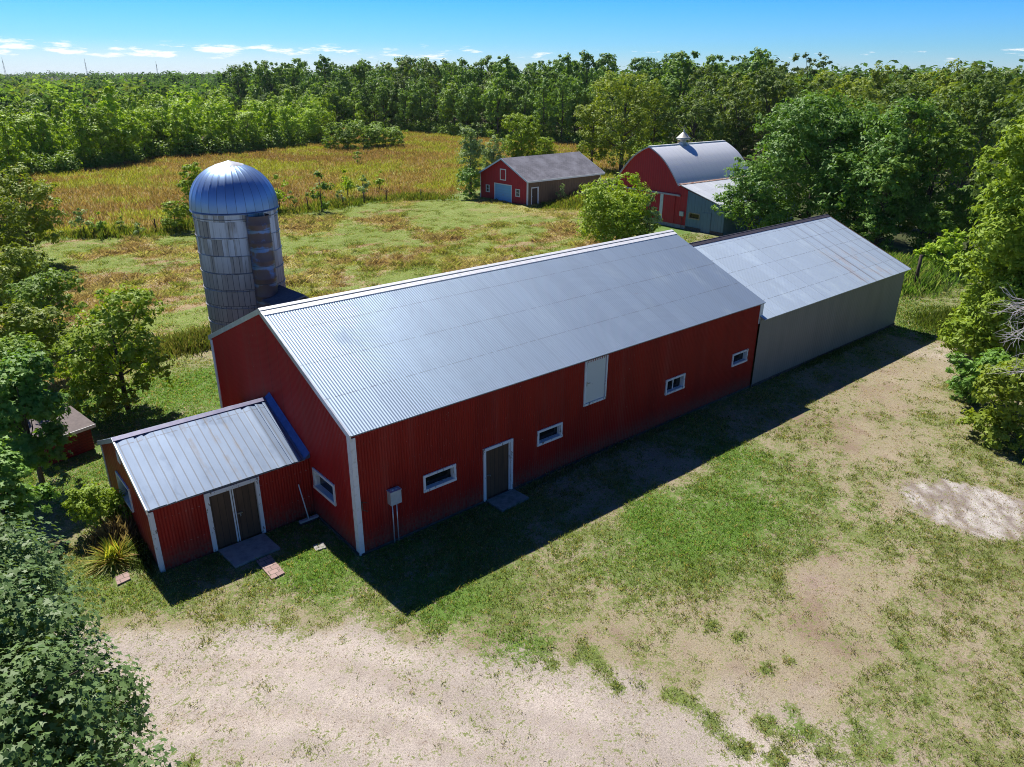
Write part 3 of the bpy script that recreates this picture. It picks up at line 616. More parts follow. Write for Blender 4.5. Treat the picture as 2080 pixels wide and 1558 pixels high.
wall(Fr((0, -LW+.02, 0), (1, 0, 0)), B2L, lambda u: 2.7, corr(.3, .01)).build('leanto_side', M['blue_grey'], b2)
wall(Fr((B2L, -LW, 0), (0, 1, 0)), LW+9.2, lambda u: (2.66+.26*u) if u < LW else max(az_(u-LW)-.05, .3), corr(.3, .01), samples=[i*.1 for i in range(int((LW+9.2)/.1)+1)]).build('end_wall', M['red_boards'], b2)
cu = MB(); X0 = 5.2
cu.lathe([(.52, 7.45), (.34, 7.75), (.30, 8.02), (.62, 8.10), (.80, 8.26), (.66, 8.34), (.45, 8.56), (.20, 8.80), (.06, 8.92), (.10, 8.98), (.10, 9.06), (0, 9.12)], 24, (X0, 4.23)); cup = cu.build('cupola', plain('cupola_metal', (.50, .49, .45), (.36, .35, .33), 5, .5, .5), b2)
cu = MB(); cu.tube([(X0, 4.23, 9.08), (X0, 4.23, 9.55)], [.02, .006], 6); cu.build('finial', M['steel'], cup)
cu = MB(); cu.hexa([(X0-.7, 3.9, 7.5), (X0+.7, 3.9, 7.5), (X0+.7, 4.56, 7.5), (X0-.7, 4.56, 7.5), (X0-.45, 4.0, 7.80), (X0+.45, 4.0, 7.80), (X0+.45, 4.46, 7.80), (X0-.45, 4.46, 7.80)]); cu.build('base', M['ridge'], cup)

# ------------------------------------------------------------------ coop by the left trees
cp_ = thing('red_coop', 'small dark red clapboard coop with a low flat roof under the left trees', 'coop', (-5.6, 13.3, 0), .25)
cb = MB(); cb.box(-1.0, 1.0, 0, 1.8, 0, 1.22)
for i in range(8): cb.box(-1.02, 1.02, -.02-.004*(i % 2), 1.82, .05+i*.145, .05+i*.145+.125)
cb.build('wall', boards('dark_red_clapboards', (.19, .022, .018), (.12, .016, .014), .145, 2, .02), cp_)
cb = MB(); cb.hexa([(-1.2, -.22, 1.22), (1.2, -.22, 1.22), (1.2, 2.0, 1.58), (-1.2, 2.0, 1.58), (-1.2, -.22, 1.30), (1.2, -.22, 1.30), (1.2, 2.0, 1.66), (-1.2, 2.0, 1.66)])
cb.build('roof', plain('pinkish_felt', (.17, .14, .135), (.12, .10, .10), 4, .9), cp_)
cb = MB(); cb.hexa([(-1.2, -.25, 1.16), (1.2, -.25, 1.16), (1.2, -.221, 1.16), (-1.2, -.221, 1.16), (-1.2, -.25, 1.31), (1.2, -.25, 1.31), (1.2, -.221, 1.31), (-1.2, -.221, 1.31)]); cb.build('fascia', M['white'], cp_); cp_.scale = (.86, .86, .86)

# ------------------------------------------------------------------ slabs, pavers, broom, posts, masts
def slab(name, label, cat, corners, h, m, z0=.0):
    mb = MB(); mb.hexa([(x, y, z0-.1) for x, y in corners]+[(x, y, z0+h) for x, y in corners]); o = mb.build(name, m); tag(o, label, cat); return o
slab('concrete_slab', 'worn concrete slab in front of the double brown doors', 'slab', [(-3.35, 1.92), (-1.85, 1.98), (-1.92, 3.12), (-3.45, 3.12)], .07, M['concrete'])
slab('concrete_step', 'mossy concrete step below the single brown door of the long barn', 'slab', [(5.15, -.95), (6.45, -.90), (6.40, -.07), (5.10, -.07)], .08, plain('mossy_concrete', (.22, .24, .22), (.12, .14, .11), 4, .9, bump=.2))
t = NT('pink_paver_brick'); o = t.co(); br = t.n.new('ShaderNodeTexBrick'); t.l.new(t.scale(o, (1, 1, 1)), br.inputs['Vector'])
for k, v in (('Scale', 1.), ('Mortar Size', .012), ('Brick Width', .28), ('Row Height', .21)): br.inputs[k].default_value = v
br.inputs['Color1'].default_value = (.36, .25, .22, 1); br.inputs['Color2'].default_value = (.27, .18, .16, 1); br.inputs['Mortar'].default_value = (.11, .09, .07, 1); M['paver'] = t.fin(br.outputs[0], .9)
slab('paver_path', 'short path of pinkish pavers leading off the concrete slab', 'path', [(-2.72, .62), (-2.28, .68), (-2.25, 1.86), (-2.72, 1.83)], .04, M['paver'])
slab('paver_stone', 'single square paver lying in grass by the yellow lily clump', 'paver', [(-6.42, 3.35), (-6.02, 3.42), (-6.0, 3.85), (-6.36, 3.82)], .04, M['paver'])
slab('flat_stone', 'small pale flat stone sunk in grass near the barn corner', 'stone', [(-1.02, 1.12), (-.66, 1.08), (-.60, 1.42), (-.95, 1.46)], .03, M['concrete'])
bro = thing('push_broom', 'push broom with white handle leaning on the red shed wall', 'broom', (-.42, 2.85, 0))
mb = MB(); mb.tube([(0, -.04, .14), (-.10, .26, 1.42)], .022, 8); mb.build('handle', M['white'], bro)
mb = MB(); mb.box(-.34, .34, -.08, .04, .10, .17); mb.build('head', plain('broom_block', (.42, .44, .46), (.30, .30, .32), 6), bro)
mb = MB()
for i in range(14): mb.box(-.33+i*.047, -.33+i*.047+.04, -.07, .03, .0, .10)
mb.build('bristles', M['dark_wood'], bro)
po = MB(); po.tube([(0, 0, -.3), (.02, 0, 1.2), (.05, .02, 2.55)], [.13, .12, .11], 10); o_ = po.build('timber_post', M['dark_wood']); o_.location = (47.4, 2.75, 0); tag(o_, 'tall dark timber post standing beyond the grey shed', 'post')
fp = MB(); fp.tube([(0, 0, -.3), (.01, .02, .7), (.04, .03, 1.35)], [.07, .065, .055], 7)
fo = fp.build('fence_post', M['dark_wood']); first = True
for (x, y, h_) in ((10.9, 59.0, 1), (11.9, 60.0, .8), (24.2, 60.6, 1), (28.0, 61.2, 1.1), (32.4, 61.4, 1), (35.8, 62.4, .9), (38.6, 61.8, 1), (42.5, 60.2, .95)):
    q = fo if first else fo.copy()
    if not first: COL.objects.link(q)
    first = False; q.location = (x, y, 0); q.rotation_euler = (0, .05*math.sin(x*3), x); q.scale = (1, 1, h_)
    tag(q, 'weathered wooden fence post among weeds where mown grass meets the brown field', 'fence post', 'fence posts along the field edge')
ms = thing('lattice_mast', 'thin lattice mast far off on the left horizon', 'mast', (114, 873, 0), 0, 'masts on the horizon')
mb = MB()
for k in range(12):
    z = k*2.0; w = .9-.06*k
    for sx, sy in ((1, 1), (1, -1), (-1, -1), (-1, 1)):
        w2 = .9-.06*(k+1); mb.tube([(sx*w, sy*w, z), (sx*w2, sy*w2, z+2)], .06, 4, False); mb.tube([(sx*w, sy*w, z), (-sy*w2, sx*w2, z+2)], .035, 4, False)
mb.tube([(0, 0, 22), (0, 0, 27)], .12, 4); mb.build('lattice_frame', M['steel'], ms)
for (x, y, s_) in ((181.6, 861, 1.), (243.7, 845, .95)):
    q = ms.copy(); COL.objects.link(q); q.location = (x, y, 0); q.scale = (1, 1, s_)
    for ch in ms.children: c_ = ch.copy(); COL.objects.link(c_); c_.parent = q

# ------------------------------------------------------------------ ground
rng = np.random.default_rng(7)
def vnoise(x, y, seed=0):
    xi = np.floor(x).astype(np.int64); yi = np.floor(y).astype(np.int64); fx = x-xi; fy = y-yi
    fx = fx*fx*(3-2*fx); fy = fy*fy*(3-2*fy)
    def h(a, b):
        n = (a*374761393+b*668265263+seed*974711) & 0xffffffff; n = ((n ^ (n >> 13))*1274126177) & 0xffffffff
        return ((n ^ (n >> 16)) & 0xffff)/65535.
    return (h(xi, yi)*(1-fx)+h(xi+1, yi)*fx)*(1-fy)+(h(xi, yi+1)*(1-fx)+h(xi+1, yi+1)*fx)*fy
def fbm(x, y, s=1., seed=0, oct=4):
    v = 0; a = .5; t_ = 0
    for i in range(oct): v = v+a*vnoise(x*s+17.3*i, y*s+5.1*i, seed+i); t_ += a; a *= .55; s *= 2.03
    return v/t_
def sst(v, a, b): t_ = np.clip((v-a)/(b-a), 0, 1); return t_*t_*(3-2*t_)
CTL = np.array([(-6.8,3.4,0.75,0,0.5),(-6.0,1.8,0.7,0,0.5),(-4.7,0.5,0.6,0,0.3),(-3.1,-0.3,0.55,0,0.4),(-1.3,0.7,0.8,0,0.9),(-1.0,-0.8,0.75,0,0.6),(-0.9,-2.4,0.5,0.1,0.4),(-2.9,-1.3,0.4,0.2,0.2),(-7.0,1.0,0.1,0.7,0),(-5.2,-0.0,0.3,0.4,0.1),(-6.2,-0.1,0.12,0.85,0),(-3.9,-1.7,0.02,0.95,0),(-2.3,-3.1,0.04,0.9,0),(-0.8,-4.6,0.12,0.85,0.3),(0.7,-5.1,0.35,0.45,0.5),(-6.9,-1.5,0,1.0,0),(-5.0,-3.1,0,1.0,0),(-3.1,-4.7,0,1.0,0),(-1.2,-6.3,0.03,1.0,0),(0.0,-7.7,0.07,0.9,0),(1.1,-9.2,0.1,0.85,0),(-6.4,-3.6,0,1.0,0),(-4.7,-5.3,0.02,1.0,0),(-3.1,-7.0,0.04,0.95,0),(-1.5,-8.6,0.06,0.95,0),(0.3,-10.0,0.1,0.9,0.1),(1.5,-11.2,0.1,0.9,0.1),(-7.0,-4.4,0.5,0.3,0.4),(-6.2,-5.1,0.3,0.5,0.3),(1.4,-6.2,0.4,0.4,0.6),(2.8,-8.5,0.1,0.4,0),(4.0,-8.3,0.25,0.1,0.2),(2.4,-9.3,0.2,0.8,0.2),(2.3,-11.2,0.05,0.95,0),(3.3,-12.7,0.3,0.7,0.2),(4.5,-11.1,0.12,0.55,0),(6.0,-12.3,0.12,0.45,0),(4.3,-12.3,0.3,0.6,0.5),(5.2,-14.0,0.4,0.5,0.4),(6.6,-13.9,0.4,0.2,0.3),(6.8,-15.0,0.5,0.2,0.3),(8.9,-14.7,0.4,0.05,0.2),(8.1,-16.1,0.4,0.2,0.2),(11.8,-14.9,0.4,0,0.1),(4.4,-13.8,0.3,0.6,0.3),(4.5,-9.6,0.2,0.2,0.2),(6.1,-10.1,0.2,0.15,0.1),(8.0,-10.4,0.25,0.1,0.1),(10.4,-10.3,0.02,0.1,0),(8.7,-12.3,0.3,0.1,0.2),(9.7,-13.1,0.6,0,0.3),(11.9,-13.6,0.4,0,0.1),(6.5,-11.9,0.1,0.1,0),(0.8,-3.5,0.85,0,0.7),(2.4,-3.7,0.7,0,0.5),(2.1,-5.2,0.6,0,0.4),(3.9,-5.5,0.55,0,0.3),(5.9,-5.7,0.6,0,0.5),(5.1,-7.4,0.6,0,0.4),(9.5,-5.8,1.0,0,1.0),(11.1,-6.7,1.0,0,1.0),(9.2,-4.7,0.85,0,0.8),(11.3,-8.4,0.7,0,0.5),(8.9,-9.1,0.65,0,0.4),(8.3,-7.7,0.7,0,0.5),(5.8,-8.6,0.4,0.05,0.2),(5.6,-3.7,0.45,0,0.4),(8.5,-3.3,0.35,0,0.3),(12.2,-2.6,0.25,0,0.2),(12.1,-5.0,0.75,0,0.7),(15.1,-4.0,0.75,0,0.7),(15.9,-5.7,0.6,0,0.5),(20.3,-4.1,0.25,0,0.2),(18.1,-3.5,0.35,0,0.3),(19.5,-5.9,0.4,0.1,0.3),(17.1,-8.2,0.5,0.1,0.3),(13.8,-9.8,0.6,0,0.4),(13.4,-11.2,0.5,0,0.3),(15.0,-13.2,0.6,0,0.3),(15.0,-8.3,0.6,0,0.5),(25.5,-4.1,0.2,0.15,0.1),(29.6,-4.1,0.2,0.3,0.1),(24.4,-6.8,0.5,0,0.3),(34.6,-3.9,0.15,0.6,0.1),(23.7,-9.4,0.55,0,0.3),(20.5,-9.5,0.45,0,0.3),(28.9,-8.4,0.5,0,0.3),(34.6,-1.1,0.4,0,0.2),(21.7,-6.5,0.2,0.2,0.1),(2.5,-1.1,0.8,0,0.6),(4.7,-1.0,0.75,0,0.5),(9.1,-0.1,0.45,0.1,0.2),(12.2,0.1,0.4,0.1,0.2),(15.8,-1.0,0.7,0,0.5),(22.3,-0.6,0.6,0,0.4),(29.9,-0.5,0.6,0,0.4),(-1.4,1.8,0.7,0,0.6),(0.4,-1.4,0.8,0,0.6),(41.9,0.6,0.8,0,0.5),(37.1,-2.0,0.7,0,0.8),(47.8,2.1,0.6,0,0.4),(-7.3,8.6,0.3,0.2,0.2),(-5.9,10.0,0.8,0,0.7),(-6.7,12.0,0.7,0,0.6),(0.6,22.5,0.25,0,0.1),(-0.1,17.8,0.85,0,0.9),(-1.4,18.1,0.7,0,0.8),(2.3,22.1,0.25,0,0.1),(1.7,18.8,0.9,0,0.9),(-3.3,14.8,0.7,0,0.6),(-4.4,8.7,0.6,0,0.5),(51.5,27.3,0.8,0,1.0),(51.1,24.6,0.5,0.1,0.4),(47.3,52.0,0.7,0,0.6),(47.6,45.1,0.5,0.1,0.3),(43.7,57.1,0.8,0,0.6),(48.4,40.4,0.6,0,0.4)])
EDGE = np.array([(-60, 66), (-6, 62), (2.9, 62), (10.8, 57.5), (17.8, 62), (25.2, 60.5), (38.1, 63), (46.3, 58.5), (50, 61), (64, 60), (75, 58), (400, 40)])
DRIVE = np.array([(-40, 16), (-20, 9), (-8.1, 2.8), (-6.9, 1.2), (-5.3, -.2), (-3.7, -1.3), (-2.0, -2.7), (-.7, -4.4), (.1, -5.8), (.7, -7.1), (1.5, -8.5), (2.1, -9.9), (2.5, -11.2), (2.6, -12.4), (2.8, -16), (3, -60)])
CLUMPS = np.array([(1.4,-6.2),(1.8,-6.7),(1.0,-5.5),(2.6,-7.5),(2.6,-7.8),(1.5,-7.4),(2.1,-7.7),(2.4,-8.5),(2.4,-8.1),(2.2,-9.1),(2.7,-9.4),(3.1,-10.2),(3.2,-10.6),(3.0,-10.0),(3.2,-11.2),(3.0,-11.4),(3.0,-11.8),(3.0,-12.2),(4.1,-12.2),(4.9,-12.4),(4.9,-12.3),(4.7,-12.9),(4.6,-13.1),(4.5,-13.6),(3.4,-12.9),(5.1,-14.0),(5.7,-13.6),(5.4,-14.5),(-6.4,0.4),(-2.3,-3.1),(-0.0,-4.4),(-1.8,-0.4),(-2.5,-0.8),(9.2,-13.2),(8.9,-13.6),(9.4,-12.9),(9.1,-14.1),(7.8,-14.3),(6.0,-9.3),(6.2,-10.0),(6.4,-11.4),(5.7,-11.2),(-6.9,-4.4),(-6.1,-5.1),(-1.1,-6.2),(0.1,-6.8)])
def drive_dist(x, y):
    "distance from the edge of the gravel drive, positive on the gravel"
    best = np.full(x.shape, 1e9); sg = np.ones(x.shape)
    for (ax, ay), (bx, by) in zip(DRIVE[:-1], DRIVE[1:]):
        ex, ey = bx-ax, by-ay; t_ = np.clip(((x-ax)*ex+(y-ay)*ey)/(ex*ex+ey*ey), 0, 1); dx, dy = x-ax-t_*ex, y-ay-t_*ey; d = np.hypot(dx, dy)
        m_ = d < best; best = np.where(m_, d, best); sg = np.where(m_, np.where(ex*dy-ey*dx < 0, 1, -1), sg)
    return best*sg
def sand_mask(x, y):
    dx, dy = x-18.5, y+11.7; u = dx*.95+dy*.31; v = dx*-.31+dy*.95
    r = np.sqrt((u/2.1)**2+(v/2.9)**2)+(fbm(x, y, .9, 91)-.5)*.8+(fbm(x, y, 3.1, 92)-.5)*.35
    return sst(r, 1.08, .72)*sst(fbm(x*2, y*.7, 1.1, 93), .22, .42)
def yard(x, y):
    """cover of live grass, share of gravel, lushness from hand-read spots of the yard"""
    d2 = (x[..., None]-CTL[:, 0])**2+(y[..., None]-CTL[:, 1])**2
    dc = np.hypot(CTL[:, 0]+9.1, CTL[:, 1]+18.2)
    w = 1/(d2/(dc*.055)**2+.12)**2
    w = w/w.sum(-1, keepdims=True)
    return w@CTL[:, 2], w@CTL[:, 3], w@CTL[:, 4]
def lerp(a, b, t_): return a+(b-a)*t_[..., None]
def C3(*c): return np.array(c, float)
def ground_fields(x, y):
    """returns base colour (soil, gravel, straw), green colour, cover of live grass"""
    x = x.astype(float); y = y.astype(float)
    wx = x+(fbm(x, y, .5, 3)-.5)*1.6; wy = y+(fbm(x, y, .5, 9)-.5)*1.6
    cov = np.zeros_like(x); gra = np.zeros_like(x); lus = np.zeros_like(x)
    fl = x.ravel(); fy_ = y.ravel(); c_ = np.zeros(fl.size); g_ = np.zeros(fl.size); l_ = np.zeros(fl.size)
    wxr = wx.ravel(); wyr = wy.ravel()
    for i in range(0, fl.size, 40000):
        s_ = slice(i, i+40000); c_[s_], g_[s_], l_[s_] = yard(wxr[s_], wyr[s_])
    cov = c_.reshape(x.shape); gra = g_.reshape(x.shape); lus = l_.reshape(x.shape)
    dd = drive_dist(x, y)+(fbm(x, y, .7, 15)-.5)*1.5+(fbm(x, y, 2.2, 17)-.5)*.7
    gra = np.maximum(np.where(np.hypot(x-1, y+8) < 14, sst(dd, np.where(y < -5, -1.3-.30*np.clip(-5-y, 0, 9), -1.3), .9), 0)*(y < 6), gra*.85*(x > 2.4))
    cov = np.where(dd > .8, np.minimum(cov, .10), cov*.80+.09*(1-sst(dd, -2.2, 0)))*1.0
    cov = cov+(fbm(x*.8+y*.6, (y*.8-x*.6)*2.2, .7, 19)-.5)*.55
    trk = np.array([(8, -11.5), (13, -10.6), (17, -8.6), (21.7, -6.6), (25.5, -4.9), (30, -4.2), (34.6, -3.6), (37.5, -2.4)])
    tv = np.interp(x, trk[:, 0], trk[:, 1]); tvd = np.abs(y-tv+(fbm(x, y, .4, 25)-.5)*1.0); tm = sst(x, 8, 12)*sst(x, 40, 36)
    cov = cov-tm*(.38*np.exp(-((tvd-.85)/.28)**2)+.16*np.exp(-(tvd/1.6)**2))*sst(fbm(x, y, .6, 27), .25, .55)
    dryz = np.exp(-(((x-6.2)/3.4)**2+((y+11.2)/2.6)**2)); cov = cov-.16*dryz
    cl_ = np.zeros_like(x)
    near = np.hypot(x-1, y+8) < 16
    for i, (a, b) in enumerate(CLUMPS): r_ = .13 if (a, b) in ((-2.3, -3.1), (-1.1, -6.2), (.1, -6.8), (-6.4, .4)) else .22+.20*((i*37) % 10)/10; cl_ = np.maximum(cl_, np.where(near, np.exp(-((x-a)**2+(y-b)**2)/r_**2*(1.6+0*x)), 0)) if True else cl_
    cl_ = cl_*(.55+.9*fbm(x, y, 3., 23))
    cov = np.maximum(cov, cl_*.95); lus = np.maximum(lus, .4*sst(cl_, .2, .5))
    cov = cov+(fbm(x, y, .8, 11)-.5)*.35+(fbm(x, y, 2.6, 13)-.5)*.5; cov = np.where((gra > .8) & (cl_ < .3), np.minimum(cov, .16), cov)
    n1 = fbm(x, y, .35, 21); n2 = fbm(x, y, 1.4, 31); n3 = fbm(x, y, .12, 41)
    dd0 = np.where(np.hypot(x, y+8) < 60, drive_dist(x, y), 0)
    straw = lerp(C3(.225, .192, .122), C3(.31, .258, .185), n2); straw = lerp(straw, C3(.215, .160, .115), sst(n1*.55+n2*.45, .52, .70))
    # wheel lines curving through the gravel
    tr = fbm(dd0*2.1+(n2-.5)*.8, (x-y)*.16, 1., 55, 4)
    gravel = lerp(C3(.405, .350, .308), C3(.330, .283, .248), sst(tr, .40, .64)); rut = sum(np.exp(-((dd0-w_+(fbm(x, y, .25, 57)-.5)*1.2)/.16)**2) for w_ in (1.5, 3.0, 4.3, 5.8))*sst(fbm(x, y, .5, 59), .35, .6)
    gravel = lerp(gravel, C3(.31, .255, .215), np.clip(rut, 0, 1)*.75); gravel = lerp(gravel, C3(.29, .25, .215), sst(n1, .5, .75)*.7)
    base = lerp(straw, gravel, sst(gra+(n2-.5)*.35, .25, .75))
    s_ = sand_mask(x, y); sc_ = lerp(C3(.40, .37, .35), C3(.20, .165, .145), sst(fbm(x*.8+y*.5, (y-x*.6)*4, 1.2, 77), .36, .62)); base = lerp(base, sc_, s_); cov = cov*(1-s_)
    br_ = np.exp(-(((x-10.4)/.9)**2+((y+10.2)/.8)**2)); base = lerp(base, C3(.27, .195, .175), br_*.7*sst(n2, .3, .6)); cov = cov*(1-.8*br_)
    dry_green = lerp(C3(.165, .185, .062), C3(.126, .150, .048), n2); lush = lerp(C3(.112, .195, .036), C3(.085, .155, .028), n2)
    green = lerp(dry_green, lush, sst(lus*1.15, .22, .9))
    # mown field behind the barns
    ey = np.interp(x, EDGE[:, 0], EDGE[:, 1])
    mown = sst(y+(n1-.5)*6, 20, 25)*sst(ey-y+(n2-.5)*3, 0, 2.5)*(x > -12)*(1-sst(x, 44, 50)*sst(y, 36, 30))
    m1 = fbm(x*.75, y*.9, .30, 61, 5); m2 = fbm(x*.5+y*.2, y*1.5, .55, 67, 5)
    mb_ = lerp(C3(.38, .315, .18), C3(.30, .215, .13), sst(m2, .45, .68)); mg = lerp(C3(.17, .225, .05), C3(.27, .27, .085), sst(m1, .4, .65))
    mcov = sst(.50-(m1-.5)*3.0-(m2-.5)*2.4, -.1, .85)*.72
    mow_s = sst(-(x-41)/6, -1, 1)*0+np.exp(-(((x-47)/9)**2+((y-48)/8)**2))   # closely mown strip by the garage
    mcov = np.maximum(mcov, mow_s*.6); 
    base = lerp(base, mb_, mown); green = lerp(green, mg, mown); cov = cov*(1-mown)+mcov*mown
    # prairie beyond the edge
    pr = sst(y-ey+(n2-.5)*3, 0, 3)
    p1 = fbm(x*.7, y, .045, 71, 4); p2 = fbm(x, y, .16, 73, 4)
    pb = lerp(C3(.185, .115, .05), C3(.25, .18, .068), sst(p1+(p2-.5)*.5, .42, .62)); pg = lerp(C3(.17, .20, .035), C3(.25, .25, .04), p2)
    pc = sst(p2+(p1-.5)*.4, .47, .68)*.85+.25*sst(y-ey, 8, 0)
    far = sst(np.hypot(x+9, y+18), 230, 330)
    base = lerp(base, pb, pr); green = lerp(green, pg, pr); cov = cov*(1-pr)+np.clip(pc, 0, 1)*pr
    base = lerp(base, C3(.05, .06, .02), far); green = lerp(green, C3(.045, .065, .02), far)
    # forest floor
    ff = forest_mask(x, y); base = lerp(base, C3(.06, .05, .025), ff); green = lerp(green, C3(.045, .06, .018), ff)
    # everything else: rough green
    return base, green, np.clip(cov, 0, 1), gra*(1-mown)*(1-pr), mown, pr
F1 = np.array([(-45, 100), (-10, 112), (5.8, 117.4), (13.6, 117.5), (24.7, 124.8), (33.5, 132.6), (46.4, 132.0), (57.6, 137.3), (68.5, 143), (86.8, 169)])
F2 = np.array([(92, 196), (98, 190.5), (103.9, 175.9), (108.7, 158.1), (109.1, 136.6), (112.2, 121.3), (116.8, 109.3), (118, 98), (112, 84), (96, 70), (86, 60)])
def forest_mask(x, y):
    a = (y > np.interp(x, F1[:, 0], F1[:, 1]))*(x < 88)
    b = (x > np.interp(y, F2[::-1, 1], F2[::-1, 0]))*(y > 58)
    c = (x > 62)*(y < 60)*(y > -60)
    return np.clip(a+b+c, 0, 1).astype(float)
def graded(lo, hi, step, far, g=1.09):
    v = list(np.arange(lo, hi+step/2, step)); s_ = step; x = hi
    while x < far: s_ *= g; x += s_; v.append(x)
    s_ = step; x = lo
    while x > -far: s_ *= g; x -= s_; v.insert(0, x)
    return np.array(v)
gx = graded(-12, 52, .25, 6000); gy = graded(-17, 66, .25, 6000)
X, Y = np.meshgrid(gx, gy, indexing='ij')
base, green, cov, gra, mown, pr = ground_fields(X, Y)
bz = (fbm(X, Y, .8, 101)-.5)*.05+mown*(fbm(X, Y, .7, 103, 5)-.5)*.40
flat_ = ((X > -5.6) & (X < 38.5) & (Y > -1.2) & (Y < 12)) | ((X > -4) & (X < 0) & (Y > .2) & (Y < 3.3))
Z = np.where(flat_, 0, bz*sst(np.hypot(X+9, Y+18), 500, 200))-.012
idx = np.arange(X.size).reshape(X.shape)
Fq = np.stack([idx[:-1, :-1], idx[1:, :-1], idx[1:, 1:], idx[:-1, 1:]], -1).reshape(-1, 4)
def rgba(c): return np.concatenate([c.reshape(-1, 3), np.ones((c.size//3, 1))], 1)
t = NT('ground_soil'); o = t.co()
ba = t.attr('base').outputs['Color']; ga = t.attr('green').outputs['Color']; cv = t.attr('cover').outputs['Fac']; gv = t.attr('gravel').outputs['Fac']
na = t.noise(o, 4.2, 5, .75); nb = t.noise(o, 16, 4, .7); nc = t.noise(o, 55, 2, .6); nd = t.noise(o, .9, 3, .6)
q = t.math('ADD', t.math('ADD', t.math('MULTIPLY', na, .8), t.math('MULTIPLY', nb, .7)), t.math('MULTIPLY', nc, .25))
m_ = t.ss(t.math('ADD', cv, t.math('MULTIPLY', t.math('SUBTRACT', q, .875), 3.2)), .20, .56)
dk = t.math('ADD', .50, t.math('MULTIPLY', t.math('ADD', t.ss(nb, .32, .68), t.ss(nc, .3, .7)), .48))
gcol = t.mix(1., ga, t.comb(dk, dk, dk), 'MULTIPLY')
ne = t.noise(o, 34, 3, .7); bk = t.math('ADD', .60, t.math('MULTIPLY', t.math('ADD', t.math('MULTIPLY', t.ss(ne, .28, .62), .62), t.math('MULTIPLY', t.ss(na, .3, .7), .25)), .85))
bcol = t.mix(1., ba, t.comb(bk, bk, bk), 'MULTIPLY')
tw = t.ss(t.noise(o, 17, 2, .5), .61, .67); spk = t.math('MULTIPLY', t.math('MULTIPLY', tw, t.ss(nd, .36, .60)), .72)      # dead tufts and twigs on the gravel
bcol = t.mix(spk, bcol, (.16, .11, .075))
st_ = t.ss(nc, .62, .72); bcol = t.mix(t.math('MULTIPLY', t.math('MULTIPLY', st_, gv), .35), bcol, (.62, .58, .54))
t.bump(t.math('ADD', t.math('MULTIPLY', nb, .6), nc), .55, .03)
M['ground'] = t.fin(t.mix(m_, bcol, gcol), .95, 0, .15)
gme = mesh_np('ground', np.stack([X, Y, Z], -1).reshape(-1, 3), Fq, M['ground'], {'base': ('FLOAT_COLOR', rgba(base)), 'green': ('FLOAT_COLOR', rgba(green)), 'cover': ('FLOAT', cov.ravel()), 'gravel': ('FLOAT', gra.ravel())})
gme.polygons.foreach_set('use_smooth', np.ones(len(Fq), bool)); tag(link('ground', gme), kind='structure')

# ------------------------------------------------------------------ grass
def leafmat(name, trans=.35, rough=.5, spec=.25, vary=.35):
    t = NT(name); col = t.attr('col').outputs['Color']
    c = col
    if vary:
        rp = t.n.new('ShaderNodeNewGeometry').outputs['Random Per Island']
        k = t.math('ADD', 1-vary/2, t.math('MULTIPLY', rp, vary)); c = t.mix(1., col, t.comb(k, k, k), 'MULTIPLY')
    t.fin(c, rough, 0, spec); tr = t.n.new('ShaderNodeBsdfTranslucent'); t.put(tr.inputs[0], t.mix(1., c, (1.5, 1.5, .7), 'MULTIPLY'))
    mx = t.n.new('ShaderNodeMixShader'); mx.inputs[0].default_value = trans; t.l.new(t.b.outputs[0], mx.inputs[1]); t.l.new(tr.outputs[0], mx.inputs[2]); t.l.new(mx.outputs[0], t.out.inputs[0])
    return t.m
M['blade'] = leafmat('grass_blades', .5)
def blades(name, x, y, h, w, lean, col, per=3, spread=.04, z=None):
    """per blades at each spot; every blade is a bent double triangle"""
    n = len(x)*per; X_ = np.repeat(x, per)+rng.normal(0, spread, n); Y_ = np.repeat(y, per)+rng.normal(0, spread, n)
    H = np.repeat(h, per)*rng.uniform(.6, 1.25, n); W = np.repeat(w, per); c = np.repeat(col, per, 0)*rng.uniform(.75, 1.25, (n, 1))
    a = rng.uniform(0, 2*np.pi, n); l = np.repeat(lean, per)*rng.uniform(.3, 1.4, n)*H; b = rng.uniform(0, 2*np.pi, n)
    dx = np.cos(a)*W/2; dy = np.sin(a)*W/2; lx = np.cos(b)*l; ly = np.sin(b)*l; zz = (np.repeat(z, per) if z is not None else 0)-.02
    V = np.stack([np.stack([X_-dx, Y_-dy, zz+0*X_], -1), np.stack([X_+dx, Y_+dy, zz+0*X_], -1), np.stack([X_+lx*.35+dx*.7, Y_+ly*.35+dy*.7, zz+H*.6], -1), np.stack([X_+lx, Y_+ly, zz+H], -1)], 1).reshape(-1, 3)
    F = np.arange(n*4).reshape(-1, 4); C_ = np.repeat(np.concatenate([np.clip(c, 0, 1), np.ones((n, 1))], 1), 4, 0)
    return link(name, mesh_np(name, V, F, M['blade'], {'col': ('FLOAT_COLOR', C_)}))
RECTS = [(-5.3, 5.2, 3.1, 8.9), (-.1, 38.1, -.15, 11.9), (-3.4, -1.85, 1.95, 3.2), (5.1, 6.45, -.95, 0), (-2.72, -2.25, .6, 1.85), (50, 62.9, 48.6, 57.6), (53, 65.3, 23.2, 38.2), (-6.42, -6, 3.35, 3.85), (-7, -4.3, 13, 15.4)]
def clear(x, y):
    k = np.ones(len(x), bool)
    for a, b, c, d in RECTS: k &= ~((x > a) & (x < b) & (y > c) & (y < d))
    return k & (np.hypot(x-SX, y-SY) > 2.0)
def inview(x, y, m=1.1):
    dx, dy = x-CX, y-CY; f_ = dx*_f.x+dy*_f.y+(-CZ)*_f.z; r_ = (dx*_r.x+dy*_r.y)/f_; u_ = (dx*_u.x+dy*_u.y-CZ*_u.z)/f_
    return (f_ > 0) & (abs(r_) < .696*m) & (abs(u_) < .521*m)
